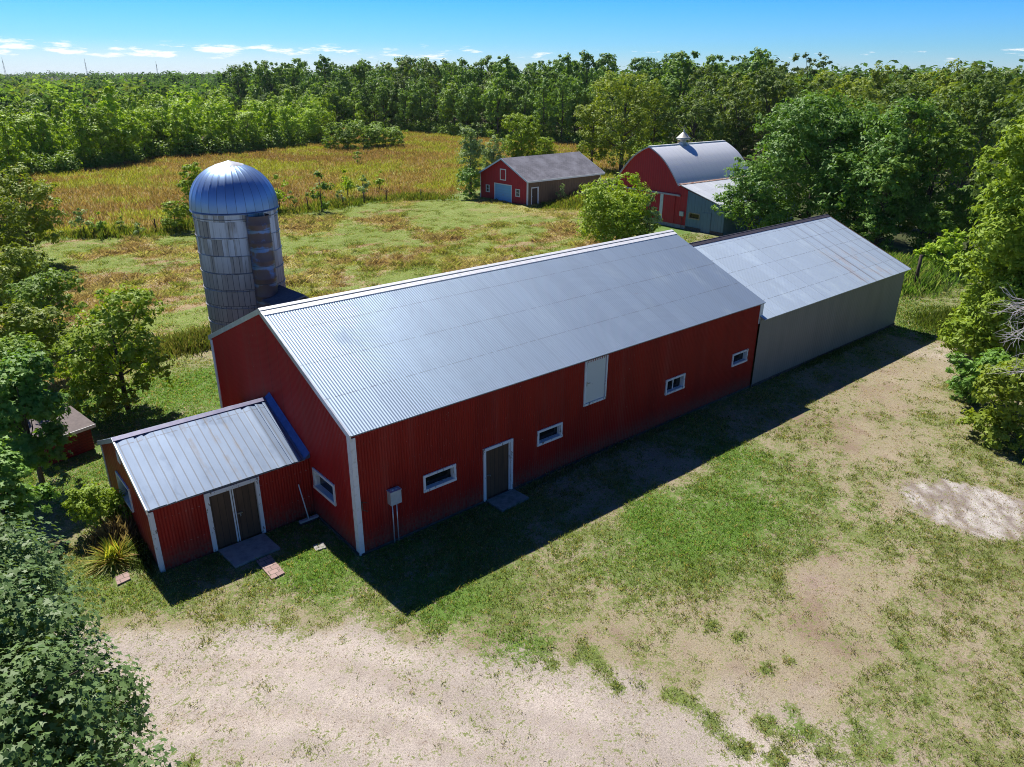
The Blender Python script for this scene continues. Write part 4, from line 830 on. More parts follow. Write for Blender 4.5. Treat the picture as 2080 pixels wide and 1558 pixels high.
# lawn
n = 900000; x = rng.uniform(-12, 52, n); y = rng.uniform(-17, 26, n); d = np.hypot(x-CX, y-CY)
k = (rng.uniform(0, 1, n) < (22/d)**1.3) & inview(x, y) & clear(x, y); x, y, d = x[k], y[k], d[k]
base, green, cov, gra, mown, pr = ground_fields(x, y)
cl = np.clip(cov+(fbm(x, y, 2.6, 201)-.5)*1.1, 0, 1); k = (rng.uniform(0, 1, len(x)) < sst(cl, .15, .75)) & (mown < .5); straw_k = (~k) & (rng.uniform(0, 1, len(x)) < .10+.22*(1-gra)) & (mown < .5)
g_ = green[k]*rng.uniform(.9, 1.7, (k.sum(), 1)); g_ = np.where(rng.uniform(0, 1, (len(g_), 1)) < .22, C3(.34, .28, .14), g_)
o_ = blades('lawn_grass', x[k], y[k], rng.uniform(.03, .085, k.sum())*(1+.5*cl[k]), np.full(k.sum(), .016)*(d[k]/22), np.full(k.sum(), .7), g_, 3, .035); tag(o_, kind='stuff')
s_ = straw_k; c_ = np.where(rng.uniform(0, 1, (s_.sum(), 1)) < .5, C3(.46, .37, .23), C3(.30, .22, .14))
o_ = blades('dead_grass', x[s_], y[s_], rng.uniform(.02, .05, s_.sum()), np.full(s_.sum(), .014)*(d[s_]/22), np.full(s_.sum(), 1.1), c_, 3, .03); tag(o_, kind='stuff')
# mown field
n = 210000; x = rng.uniform(-8, 56, n); y = rng.uniform(20, 64, n); k = inview(x, y) & clear(x, y); x, y = x[k], y[k]
base, green, cov, gra, mown, pr = ground_fields(x, y); k = mown > .4; x, y, base, green, cov = x[k], y[k], base[k], green[k], cov[k]
lum = fbm(x, y, .7, 103, 5); isg = rng.uniform(0, 1, len(x)) < cov; c_ = np.where(isg[:, None], green*1.15, base*rng.uniform(.75, 1.1, (len(x), 1)))
hh = np.where(isg, rng.uniform(.08, .26, len(x)), rng.uniform(.06, .2, len(x)))*(.4+1.4*sst(fbm(x*.75, y*.9, .30, 61, 5), .35, .7))
hum = sst(fbm(x, y, 1.1, 205, 3), .50, .72); hh = hh*(.5+1.0*hum); c_ = c_*(1-.22*hum[:, None]*isg[:, None])
hh = hh*(1-.7*np.exp(-(((x-47)/9)**2+((y-48)/8)**2)))
o_ = blades('mown_hay', x, y, hh, np.full(len(x), .045), np.full(len(x), 1.0), c_, 3, .12, (lum-.5)*.35); tag(o_, kind='stuff')
# prairie, tall
n = 230000; x = rng.uniform(-12, 118, n); y = rng.uniform(54, 215, n); d = np.hypot(x-CX, y-CY); k = inview(x, y) & clear(x, y) & (rng.uniform(0, 1, n) < (75/d)**.7); x, y = x[k], y[k]
base, green, cov, gra, mown, pr = ground_fields(x, y); k = (pr > .3) & (forest_mask(x, y) < .5); x, y, base, green, cov = x[k], y[k], base[k], green[k], cov[k]
isg = rng.uniform(0, 1, len(x)) < cov; pal = np.array([(.28, .205, .105), (.185, .112, .055), (.27, .205, .07), (.14, .175, .04)])[rng.choice(4, len(x), p=[.28, .40, .18, .14])]; c_ = np.where(isg[:, None], green*1.1, base*.5+pal*.55)*rng.uniform(.8, 1.25, (len(x), 1))
o_ = blades('prairie_grass', x, y, rng.uniform(.22, .60, len(x)), np.full(len(x), .06), np.full(len(x), .5), c_, 3, .25); tag(o_, kind='stuff')
# rank green growth along the field edge and beside the garage, and the tall grass past the grey shed
def rank(name, n, cx, cy, sx, sy, h0, h1, cols, w=.05, rot=0., lean=.4):
    u = rng.normal(0, 1, n)*sx; v = rng.normal(0, 1, n)*sy; x = cx+u*math.cos(rot)-v*math.sin(rot); y = cy+u*math.sin(rot)+v*math.cos(rot); k = clear(x, y); x, y = x[k], y[k]
    c_ = np.array(cols)[rng.integers(0, len(cols), len(x))]
    hh = rng.uniform(h0, h1, len(x))*np.exp(-.25*(((x-cx)/max(sx, sy))**2+((y-cy)/max(sx, sy))**2))
    o_ = blades(name, x, y, hh, np.full(len(x), w), np.full(len(x), lean), c_, 4, .12); return o_

# ------------------------------------------------------------------ trees
def tree_leaf_mat(name, c1, c2, trans=.27, rough=.55, spec=.18):
    t = NT(name); g_ = t.n.new('ShaderNodeNewGeometry').outputs['Random Per Island']; oi = t.n.new('ShaderNodeObjectInfo').outputs['Random']
    f = t.math('ADD', t.math('MULTIPLY', g_, .72), t.math('MULTIPLY', oi, .28))
    c = t.mix(f, c1, c2); k = t.math('ADD', .90, t.math('MULTIPLY', oi, .22)); c = t.mix(1., c, t.comb(k, k, k), 'MULTIPLY')
    t.fin(c, rough, 0, spec); tr = t.n.new('ShaderNodeBsdfTranslucent'); t.put(tr.inputs[0], t.mix(1., c, (1.7, 1.6, .5), 'MULTIPLY'))
    mx = t.n.new('ShaderNodeMixShader'); mx.inputs[0].default_value = trans; t.l.new(t.b.outputs[0], mx.inputs[1]); t.l.new(tr.outputs[0], mx.inputs[2]); t.l.new(mx.outputs[0], t.out.inputs[0])
    return t.m
LM = {'young': tree_leaf_mat('leaf_young', (0.226, 0.366, 0.032), (0.354, 0.488, 0.044)),
      'cotton': tree_leaf_mat('leaf_cottonwood', (0.104, 0.201, 0.039), (0.189, 0.311, 0.059)),
      'mixed': tree_leaf_mat('leaf_mixed', (0.134, 0.235, 0.037), (0.226, 0.337, 0.045)),
      'oak': tree_leaf_mat('leaf_oak', (.088, .150, .030), (.155, .225, .044)),
      'ash': tree_leaf_mat('leaf_ash', (0.100, 0.212, 0.032), (0.183, 0.326, 0.054), spec=.25),
      'yellow': tree_leaf_mat('leaf_yellow_green', (.20, .31, .026), (.30, .40, .036)),
      'olive': tree_leaf_mat('leaf_olive', (.155, .225, .028), (.24, .30, .036)),
      'boxelder': tree_leaf_mat('leaf_boxelder', (.20, .31, .027), (.31, .41, .037)),
      'maple': tree_leaf_mat('leaf_maple', (.075, .140, .036), (.150, .235, .075), .25, .5, .25),
      'silver': tree_leaf_mat('leaf_silver', (0.205, 0.300, 0.112), (0.323, 0.433, 0.162), .25)}
M['bark'] = plain('bark', (.105, .085, .065), (.055, .045, .036), 6, .9, stretch=(4, 4, .8), bump=.3)
M['pale_bark'] = plain('bleached_wood', (.58, .54, .52), (.42, .39, .37), 6, .8)
def unit(v): return v/np.maximum(np.linalg.norm(v, axis=-1, keepdims=True), 1e-6)
STAR = np.array([(0, -.1), (.16, -.14), (.42, -.30), (.30, .02), (.55, .28), (.22, .30), (.0, .80), (-.22, .30), (-.55, .28), (-.30, .02), (-.42, -.30), (-.16, -.14)])
def leaves(P, Nrm, size, r_, star=False, el=.5):
    n = len(P); a = unit(np.cross(Nrm, unit(r_.normal(0, 1, (n, 3))))); b = np.cross(Nrm, a); s = size*r_.uniform(.65, 1.3, (n, 1))
    if star:
        k = len(STAR); V = P[:, None, :]+a[:, None, :]*STAR[None, :, 0:1]*s[:, None, :]+b[:, None, :]*STAR[None, :, 1:2]*s[:, None, :]-Nrm[:, None, :]*(abs(STAR[None, :, 0:1])*.35)*s[:, None, :]
        return V.reshape(-1, 3), np.arange(n*k).reshape(n, k)
    V = np.stack([P-a*s*.6, P+b*s*el*.55+Nrm*s*.05, P+a*s*.6, P-b*s*el*.55+Nrm*s*.05], 1)
    return V.reshape(-1, 3), np.arange(n*4).reshape(n, 4)
def crown_pts(r_, lobes, n, clump=.30, up=.5, shell=.55, per=26, flat=.6, low=-.8):
    """leaf spots in clumps spread through a set of ellipsoid lobes"""
    L = np.array(lobes, float); vol = (L[:, 3]*L[:, 4]+L[:, 3]*L[:, 5]+L[:, 4]*L[:, 5]); nc = max(8, int(n/per))
    li = r_.choice(len(L), nc, p=vol/vol.sum()); q = unit(r_.normal(0, 1, (nc, 3))); q[:, 2] = np.where(q[:, 2] < low, -q[:, 2]*.6, q[:, 2]); q = unit(q)
    rad = r_.uniform(shell, 1.04, (nc, 1))**.7; cc = L[li, :3]+q*rad*L[li, 3:]; cs = clump*L[li, 3:].min(1)*r_.uniform(.55, 1.3, nc)
    ci = r_.integers(0, nc, n); off = unit(r_.normal(0, 1, (n, 3)))*(r_.uniform(0, 1, (n, 1))**.45)*cs[ci][:, None]; off[:, 2] *= flat
    P = cc[ci]+off; nr = unit(unit(off+1e-4)*.45+q[ci]*.45+np.array([0, 0, up])+r_.normal(0, .32, (n, 3)))
    return P, nr, cc
def limbs(mb, base, tips, r0, r_, bend=.25):
    for tp in tips:
        b = Vector(base(tp)); tp = Vector(tp); m_ = b.lerp(tp, .5)+Vector((r_.normal(0, .1), r_.normal(0, .1), -.06))*(tp-b).length*bend*2
        mb.tube([b, m_, tp], [r0, r0*.6, r0*.15], 5, False)
def make_tree(name, seed, lobes, h, n, size, lm, tr=.14, bark='bark', star=False, clump=.30, up=.5, shell=.5, per=26, el=.5, nl=14, trunk_top=.75, lean=(0, 0), flat=.6):
    """returns (crown mesh, trunk mesh)"""
    r_ = np.random.default_rng(seed); P, nr, cc = crown_pts(r_, lobes, n, clump, up, shell, per, flat); P[:, 2] = np.maximum(P[:, 2], .08)
    V, F = leaves(P, nr, size, r_, star, el); cm = mesh_np(name+'_crown', V, F, LM[lm])
    mb = MB(); th = h*trunk_top; pts = [(0, 0, -.3)]+[(lean[0]*q+r_.normal(0, .03*h/10), lean[1]*q+r_.normal(0, .03*h/10), th*q) for q in (.2, .45, .7, 1)]
    mb.tube(pts, [tr*1.25, tr, tr*.8, tr*.55, tr*.2], 8)
    tips = cc[r_.choice(len(cc), min(nl, len(cc)), replace=False)]
    def bs(tp): q = min(max((tp[2]*.62)/th, .12), .92); return (lean[0]*q, lean[1]*q, th*q)
    limbs(mb, bs, tips, tr*.42, r_)
    me = bpy.data.meshes.new(name+'_trunk'); me.from_pydata(mb.v, [], mb.f); me.materials.append(M[bark]); me.polygons.foreach_set('use_smooth', mb.sm)
    return cm, me
def put(name, pr_, loc, label, cat, group=None, s=1., rz=0., sz=None, parts=('crown', 'trunk'), z=0.):
    root = thing(name, label, cat, (loc[0], loc[1], z), rz, group); root.scale = (s, s, sz or s)
    for m_, pn in zip(pr_, parts):
        if m_ is not None: link(pn, m_, root)
    return root
def round_lobes(seed, h, r, z0=.25, k=9, top=.85):
    r_ = np.random.default_rng(seed); L = [(0, 0, h*(z0+.98)/2, r*.62, r*.62, h*(.98-z0)/2*.9)]
    for i in range(k):
        a = 2.4*i+r_.uniform(-.5, .5); q = r_.uniform(0, 1); z = h*(z0+.10+(top-z0-.08)*q); e = math.sqrt(max(.12, 1-abs((q-.38)/.75)**2))
        d = r*e*r_.uniform(.45, .72); rr = r*r_.uniform(.34, .50); L.append((d*math.cos(a), d*math.sin(a), z, rr, rr, rr*r_.uniform(.7, 1.0)))
    return L
def slim_lobes(seed, h, r, z0=.12, k=9):
    r_ = np.random.default_rng(seed); L = []
    for i in range(k):
        q = (i+.5)/k; a = 2.4*i; e = (1-q)**.55*(.55+.45*min(1, q*4)); d = r*.45*e; rr = r*max(.28, .75*e)
        L.append((d*math.cos(a), d*math.sin(a), h*(z0+(.95-z0)*q), rr, rr, h/k*.85))
    return L
PY = [make_tree('young', 300+i, slim_lobes(i, 10, 2.7, .06), 10, 2600, .42, 'young', .09, clump=.55, up=.35, flat=1.0) for i in range(4)]+\
     [make_tree('young', 310+i, round_lobes(i+3, 10, 3.8, .06, 7, .9), 10, 3200, .45, 'young', .11, clump=.46, up=.4, flat=.9) for i in range(3)]
PM = [make_tree('mixed', 320+i, round_lobes(i+20, 10, 3.8, .08, 7, .92), 10, 3200, .45, 'mixed', .12, clump=.40, up=.4) for i in range(3)]
PC = [make_tree('cotton', 330+i, round_lobes(i+40, 10, 3.0, .06, 8, .93), 10, 3400, .38, 'cotton', .14, clump=.38, up=.35, flat=.8) for i in range(5)]
PO = [make_tree('oak', 340+i, round_lobes(i+60, 10, 3.9, .16, 11, .88), 10, 5200, .32, 'oak', .18, clump=.34, up=.5) for i in range(4)]
PV = [make_tree('olive', 350+i, round_lobes(i+80, 10, 3.4, .12, 10, .9), 10, 4600, .32, 'olive', .14, clump=.36, up=.5) for i in range(3)]
PS = [make_tree('sapling', 360+i, slim_lobes(i+9, 3, .75, .18, 6), 3, 420, .20, ('silver', 'young', 'mixed')[i], .03, clump=.6, up=.3, nl=6, flat=1.) for i in range(3)]
r_ = np.random.default_rng(5)
def scatter(poly_fn, n, box, mind, seed):
    q = np.random.default_rng(seed); out = []
    for _ in range(n*60):
        x, y = q.uniform(box[0], box[1]), q.uniform(box[2], box[3])
        if poly_fn(x, y) and all((x-a)**2+(y-b)**2 > mind**2 for a, b in out):
            out.append((x, y))
            if len(out) >= n: break
    return out
def vis(x, y, m=1.04):
    return bool(inview(np.array([x]), np.array([y]), 1.0 if m is None else m)[0])
def f1d(x, y): return y-np.interp(x, F1[:, 0], F1[:, 1])
def f2d(x, y): return x-np.interp(y, F2[::-1, 1], F2[::-1, 0])
allp = []
# stand on the left: front row, then the crowns behind it
fr = scatter(lambda x, y: 0 < f1d(x, y) < 7 and vis(x, y+4, 1.08), 46, (-6, 88, 100, 185), 3.0, 11)
for i, (x, y) in enumerate(fr):
    p = PY[i % 7]; h = r_.uniform(6.8, 10.0)
    put('young_tree', p, (x, y), 'slender bright green tree in the front row of the stand left of the brown field', 'tree', 'front row of young trees left of the field', h/10*1.05, r_.uniform(0, 6.3), h/10)
bk = scatter(lambda x, y: 7 < f1d(x, y) < 85 and x < 100+.1*y and vis(x, y+4, 1.05), 95, (-4, 130, 110, 260), 5.2, 12)
for i, (x, y) in enumerate(bk):
    d = f1d(x, y); p = (PY+PM[:1])[i % 8] if d < 40 else (PY+PM+PC[:2])[i % 12]; h = r_.uniform(7.5, 10.5)*(1.1 if i % 9 == 0 else 1)
    put('young_tree', p, (x, y), 'young tree crown rising inside the stand behind its front row', 'tree', 'young trees inside the left stand', h/10*1.2, r_.uniform(0, 6.3), h/10)
put('tall_young_tree', PY[1], (25.0, 127.5), 'tallest slender pale tree in the left stand, standing out above its neighbours', 'tree', None, 1.35, .4, 1.32)
put('tall_young_tree', PY[3], (7.0, 112.5), 'tall slender tree at the left picture edge beside the field corner', 'tree', None, 1.1, 1.4, 1.0)
# tall woods across the end of the field
fr = scatter(lambda x, y: 0 < f2d(x, y) < 9 and y > 82 and vis(x, y-2), 44, (85, 130, 82, 200), 3.8, 13)
for i, (x, y) in enumerate(fr):
    p = (PC+PM[:1])[i % 6]; h = r_.uniform(10, 15)
    put('cottonwood_tree', p, (x, y), 'dark leafy tree in the front row of woods at the far field end', 'tree', 'front row of the far woods', h/10*.95, r_.uniform(0, 6.3), h/10)
bk = scatter(lambda x, y: 9 < f2d(x, y) < 70 and y > 80 and vis(x, y-4), 88, (95, 190, 80, 290), 5.4, 14)
for i, (x, y) in enumerate(bk):
    p = (PC+PC+PO[:1])[i % 11]; h = r_.uniform(16.3, 18.9)+(f2d(x, y)-9)*.012
    put('cottonwood_tree', p, (x, y), 'tall dark tree behind the front row of the far woods, reaching the skyline', 'tree', 'tall skyline trees of the far woods', h/10*.92, r_.uniform(0, 6.3), h/10)
# right-hand woods behind the arched barn
rw = scatter(lambda x, y: (x-85)*.35-8 < 60 and x > 98-(y-10)*.05 and -10 < y < 78 and vis(x, y), 34, (92, 165, -10, 80), 7.5, 15)
for i, (x, y) in enumerate(rw):
    p = (PO+PV[:2]+PC[:1])[i % 7]; h = r_.uniform(12.5, 15.2)+(math.hypot(x+9, y+18)-130)*.03
    put('oak_tree', p, (x, y), 'broad tree in the right-hand woods beyond the arched barn, olive to dark green', 'tree', 'right-hand woods', h/10*1.0, r_.uniform(0, 6.3), h/10)
for (x, y, h, s, p, lb) in ((99.6, 56.7, 14.7, 1.55, PO[0], 'dark bronze-green oak showing on the skyline just right of the cupola'), (100.2, 48.4, 15.1, 1.40, PO[1], 'second dark oak right of the cupola, its crown touching the sky'),
                            (87.3, 53.2, 13.4, 1.25, PO[2], 'dark oak standing directly behind the arched barn'), (128.1, 88, 19.2, 2.3, PC[2], 'very tall broad green tree breaking the skyline above the yellow-green tree'),
                            (132.7, 55.9, 14.9, 1.4, PV[0], 'olive skyline tree left of the gap over the right woods'), (144.9, 53.7, 16.8, 1.5, PV[1], 'feathery tall tree, highest on the right skyline'), (143.4, 44.9, 16.7, 1.6, PV[2], 'rounded olive tree on the right skyline'), (140.9, 37.5, 17.6, 1.5, PV[0], 'skyline tree nearest the right picture edge')):
    put('oak_tree' if p in PO else 'skyline_tree', p, (x, y), lb, 'tree', None, s, x, h/10)
BY = [make_tree('bigyellow', 371, round_lobes(101, 14, 6.6, .08, 16, .92), 14, 12000, .36, 'olive', .3, clump=.34, up=.5),
      make_tree('bigyellow', 372, round_lobes(102, 10, 4.2, .08, 12, .9), 10, 6000, .34, 'olive', .2, clump=.36)]
put('boxelder_tree', BY[0], (83, 63.5), 'large yellow-green tree rising right behind the grey-roofed garage', 'tree', None, 1.0, 0, 1.0)
put('boxelder_tree', BY[1], (82.5, 69.5), 'smaller yellow-green tree left of the large one behind the garage', 'tree', None, .95, 1, 1.0)
# trees and bushes around the garage
G1 = make_tree('gartree', 381, round_lobes(31, 9, 2.3, .02, 14, .92), 9, 5200, .26, 'silver', .12, clump=.5, up=.4)
put('grey_green_tree', G1, (50.2, 60.0), 'tall grey-green tree at the left rear corner of the garage', 'tree', None, 1, 0, .98)
put('grey_green_tree', G1, (55.2, 61.6), 'shorter grey-green tree behind the garage roof', 'tree', None, .8, 2, .78)
B1 = make_tree('garbush', 382, round_lobes(33, 4, 2.0, .0, 8), 4, 2400, .22, 'ash', .06, clump=.4)
put('dark_bush', B1, (48.2, 57.6), 'dark leafy bush against the left corner of the garage', 'bush')
Y1 = make_tree('gbright', 383, round_lobes(34, 8, 3.7, .02, 14, .92), 8, 11000, .30, 'yellow', .12, clump=.36, up=.4)
put('bright_tree', Y1, (80.3, 84.7), 'bright yellow-green dense round tree out in the field behind the garage', 'tree')
put('bright_bush', Y1, (86.6, 85.5), 'low bright bush right of the round yellow-green tree', 'bush', None, .62, 2, .5)
# thicket in the field
TH = make_tree('thicket', 384, round_lobes(35, 4, 3.2, .0, 11, .85), 4, 4200, .30, 'mixed', .05, clump=.36)
for (x, y, s, z, lb) in ((67.5, 128.5, 1.3, 1.25, 'leftmost bush of the green thicket in the brown field'), (72.7, 127.0, 1.5, 1.35, 'broad middle bush of the green thicket in the brown field'), (78.4, 127.5, 1.4, 1.2, 'rightmost bush of the green thicket in the brown field')):
    put('willow_bush', TH, (x, y), lb, 'bush', 'thicket in the field', s, x, z)
# saplings along the field edge
for i, (x, y, h, lb) in enumerate(((5.2, 61.5, 2.7, 'tallest sapling of the pale pair left of the silo at the field edge'), (6.3, 60.4, 2.1, 'pale small sapling beside the taller one, left of the silo'), (8.1, 60, 1.6, 'stubby pale sapling nearest the silo side of the left field edge'), (9.0, 57.6, 1.5, 'little dark sapling by the grassy bank left of the silo'),
        (25.3, 62.8, 3.8, 'slim grey-leaved sapling just right of the silo dome'), (29.0, 59.9, 4.1, 'bushy sapling between silo and garage, largest along the field edge'), (37.1, 64.8, 3.0, 'right sapling of the pair before the brown field'), (36.0, 66.7, 3.2, 'yellowish left sapling of the pair before the brown field'), (27.5, 64.1, 1.8, 'low sapling between two taller ones right of the silo'), (33.1, 63.2, 1.8, 'low weedy sapling beside a fence post'), (42.5, 70, 2.4, 'lone small sapling deeper in the brown field'), (56, 100, 2.6, 'far small sapling midway across the brown field'))):
    put('sapling', PS[i % 3], (x, y), lb, 'sapling', 'saplings along the brown field', h/3*1.55, i*1.3, h/3*1.18)
YG = make_tree('ygshrub', 385, round_lobes(36, 7, 2.0, .02, 12, .95), 7, 4200, .26, 'yellow', .08, clump=.42, up=.4)
put('tall_shrub', YG, (14.9, 57.6), 'tall bright yellow-green shrub beside the silo, leaning left', 'shrub', None, 1.0, 0, 1.0)
put('low_shrub', YG, (12.6, 58.2), 'shorter yellow-green shrub left of the taller one beside the silo', 'shrub', None, .72, 2, .48)
# in front of the arched barn
put('bright_bush', make_tree('b2bush', 386, round_lobes(37, 5.6, 3.8, .0, 18, .92), 5.6, 15000, .25, 'yellow', .08, clump=.36, up=.4), (40.5, 25.8), 'bright yellow-green bush hiding the lower left of the arched barn', 'bush')
put('grey_sapling', make_tree('b2grey', 387, slim_lobes(38, 6, 1.2, .3, 7), 6, 1300, .22, 'silver', .06, clump=.5, up=.3), (41.6, 23.3), 'grey-leaved slim tree sticking out of the bright bush before the arched barn', 'tree')
SB = make_tree('sideshrub', 388, round_lobes(39, 1.8, 1.2, .0, 7), 1.8, 1100, .17, 'silver', .03, clump=.4)
put('garden_shrub', SB, (57.8, 47.4), 'pale rounded shrub by the brown side wall of the garage', 'shrub')
put('side_sapling', PS[0], (54.6, 47.5), 'thin sapling in front of the brown garage wall', 'sapling', None, 1.0, 0, .95)
put('dark_shrub', make_tree('wshrub', 389, round_lobes(52, 2.4, 1.7, .0, 8), 2.4, 1500, .18, 'mixed', .03, clump=.4), (63.0, 46.5), 'green shrub between garage and arched barn', 'shrub')
# the big trees on the right
put('ash_tree', make_tree('ash', 391, [(0, 0, 6.6, 4.6, 4.6, 6.2)]+round_lobes(41, 13, 6.3, .02, 24, .9), 13, 32000, .34, 'ash', .28, clump=.30, up=.45, el=.42), (60.2, 18.6), 'large round dark ash tree right of the arched barn, lower crown covering its lean-to', 'tree', None, 1.0, 0, .98)
put('ash_tree', make_tree('ash', 392, round_lobes(42, 8, 3.9, .0, 16, .9), 8, 11000, .30, 'ash', .16, clump=.34, el=.42), (53.2, 20.6), 'lower leafy tree in front of the grey lean-to of the arched barn', 'tree', None, 1.0, 1, .92)
put('ash_tree', make_tree('ash', 393, round_lobes(43, 12, 4.8, .05, 18, .9), 12, 18000, .33, 'ash', .24, clump=.32, el=.42), (58.5, 12.2), 'second ash crown right of the largest one, behind the grey shed', 'tree', None, 1.0, 2, 1.0)
RM_ = make_tree('rmid', 394, round_lobes(44, 10, 3.2, .03, 14, .92), 10, 9000, .30, 'mixed', .16, clump=.34)
RO_ = make_tree('rmid', 395, round_lobes(45, 12, 4.4, .04, 14, .92), 12, 9000, .32, 'oak', .2, clump=.34)
put('wood_edge_tree', RM_, (56.2, 9.8), 'mid-green tree between the ash and the tall yellow-green tree', 'tree', None, .85, 0, .82)
put('wood_edge_tree', RM_, (60.5, 8.0), 'taller mid-green tree behind the gap with long grass', 'tree', None, 1.05, 2, 1.08)
put('dark_wood_tree', RO_, (83, 20.9), 'dark tree above and right of the big ash', 'tree', None, 1.15, 1, 1.1)
put('dark_wood_tree', RO_, (80.5, 12.5), 'dark tree left of the upper right picture corner', 'tree', None, 1.1, 3, 1.2)
put('dark_wood_tree', RO_, (59.5, 1.2), 'dark tall tree behind the yellow-green one at the right picture edge', 'tree', None, .95, 4, 1.15)
put('wood_edge_tree', PV[1], (71, 19), 'olive tree peeping over the right shoulder of the big ash', 'tree', None, 1.1, 2, 1.22)
put('low_dark_bush', B1, (55.2, 9.6), 'low dark bush at the back of the long grass by the timber post', 'bush', None, 1.2, 1, 1.1)
col_l = [(0, 0, 6.6, 2.3, 2.3, 6.5), (0, 0, 2.2, 2.4, 2.4, 2.2)]+[(1.9*math.cos(2.4*i), 1.9*math.sin(2.4*i), .5+i*.7, 1.4, 1.4, 1.1) for i in range(17)]+[(0, 0, 12.6, 1.2, 1.2, 1.3), (-.9, .7, 11.4, 1.3, 1.3, 1.2), (.5, -.6, 12.0, 1.3, 1.3, 1.3)]
put('yellow_green_tree', make_tree('rtall', 396, col_l, 13.6, 46000, .25, 'boxelder', .22, clump=.36, up=.4, el=.45), (36.2, -6.5), 'tall yellow-green boxelder leafy to the ground at the right side of the lawn', 'tree')
put('yellow_green_tree', make_tree('rtall', 397, round_lobes(47, 14.5, 4.0, .02, 20, .93), 14.5, 26000, .27, 'boxelder', .22, clump=.34, el=.45), (36.6, -9.6), 'second tall green tree at the right picture edge behind the dead branches', 'tree')
put('hedge_bush', make_tree('rbush', 398, round_lobes(48, 3.9, 2.1, .0, 14, .9), 3.9, 9000, .20, 'olive', .07, clump=.36, up=.4), (25.6, -10.4), 'olive bush below the dead branches at the right edge of the lawn', 'bush')
put('hedge_bush', make_tree('rbush', 399, round_lobes(49, 2.6, 1.5, .0, 10, .9), 2.6, 5000, .20, 'ash', .06, clump=.36), (28.4, -8.0), 'dark green low bush between the tall boxelder and the olive bush', 'bush')
put('overhanging_tree', make_tree('rover', 400, [(-2.6, .4, 4.0, .9, .7, .45), (-2.2, -1.0, 3.6, .8, .7, .4), (0, 0, 5, 2, 2, 2.5)], 6.5, 5000, .20, 'yellow', .12, clump=.4), (17.6, -14.8), 'yellow-green branch tips reaching over the lawn from past the right edge', 'tree')
put('thicket_bush', make_tree('gapbush', 410, round_lobes(61, 4.2, 2.6, .0, 12, .9), 4.2, 6000, .26, 'mixed', .06, clump=.36), (57.5, 6.2), 'broad green bush filling the gap behind the long grass, right of the ash', 'bush')
put('thicket_bush', make_tree('gapbush', 411, round_lobes(62, 6.5, 3.0, .0, 14, .9), 6.5, 8000, .28, 'ash', .08, clump=.36), (62.5, 5.5), 'taller dark bush at the back of the gap between ash and boxelder', 'bush')
put('thicket_bush', make_tree('gapbush', 412, round_lobes(63, 3.0, 2.0, .0, 10, .9), 3.0, 4500, .24, 'young', .05, clump=.36), (53.6, 3.6), 'low bright bush behind the timber post', 'bush')
# dead branches at the right edge
def branch(mb, p, d, l, r0, depth, q):
    e = p+d*l; m_ = p.lerp(e, .5)+Vector((q.normal(0, .06), q.normal(0, .06), q.normal(0, .06)))*l; mb.tube([p, m_, e], [r0, r0*.8, r0*.6], 5, False)
    if depth == 0: return
    for k in range(3 if depth > 1 else 2):
        dd = (d+Vector((q.normal(0, .42), q.normal(0, .42), q.normal(.02, .34)))).normalized(); branch(mb, e if k else m_, dd, l*q.uniform(.6, .85), r0*.58, depth-1, q)
q = np.random.default_rng(77); dt = thing('dead_tree', 'bare bleached dead branches reaching in from the right picture edge', 'dead tree', (24.0, -12.2, 0))
mb = MB(); mb.tube([(0, 0, -.2), (-.1, .1, 2.5), (-.3, .2, 6.8)], [.16, .13, .07], 7); mb.build('trunk', M['pale_bark'], dt)
mb = MB()
for k in range(6): branch(mb, Vector((-.22, .15, 4.3+k*.46)), Vector((-.80, .45+q.normal(0, .25), q.normal(.10, .25))).normalized(), 1.15, .045, 4, q)
mb.build('branches', M['pale_bark'], dt)
# left side
put('coop_tree', make_tree('coop', 401, round_lobes(50, 5.5, 2.5, .06, 18, .92), 5.5, 9500, .20, 'boxelder', .11, clump=.34, up=.45), (-2.6, 16.9), 'small leafy tree with dark trunk beside the red coop', 'tree')
LA = make_tree('leftA', 402, round_lobes(51, 7.4, 3.0, .18, 14, .9), 7.4, 8000, .24, 'olive', .14, clump=.36)
put('edge_tree', LA, (-.6, 50.7), 'rounded yellow-green tree with forked trunk at the left edge before the brown field', 'tree')
put('edge_tree', LA, (-3.6, 44.0), 'leafy tree at the left edge just below the rounded yellow-green one', 'tree', None, .95, 2, .95)
LB = make_tree('leftB', 403, round_lobes(53, 5, 2.1, .02, 12, .9), 5, 6500, .20, 'olive', .08, clump=.36); LB2 = make_tree('leftB', 404, round_lobes(54, 5, 2.2, .0, 12, .9), 5, 6500, .19, 'mixed', .08, clump=.36)
for (x, y, s, z, p, lb) in ((-3.4, 28.4, 1.0, .90, LB2, 'dark green bushy tree above the small coop tree at the left edge'), (-3.9, 34, .95, .95, LB, 'mid-green bushy tree halfway up the left edge'), (-5.2, 22.5, 1.0, .85, LB, 'bushy tree behind the coop at the left edge'), (-6.9, 17.6, .9, .9, LB2, 'dark bushy tree right behind the coop roof'), (-2.4, 39.5, .8, .62, LB2, 'low dark bush under the left-edge trees by the mown grass')):
    put('bushy_tree', p, (x, y), lb, 'tree', None, s, x*2, z)
ML = make_tree('leftC', 405, round_lobes(55, 5.6, 1.7, .05, 12, .92), 5.6, 6500, .20, 'ash', .09, star=True, clump=.42, up=.6)
put('maple_tree', ML, (-7.0, 11.2), 'maple with star-shaped leaves half hiding the red coop', 'tree', None, 1.0, 0, .98)
put('maple_tree', ML, (-8.5, 7.4), 'lower maple at the left edge behind the weeds', 'tree', None, .85, 2, .74)
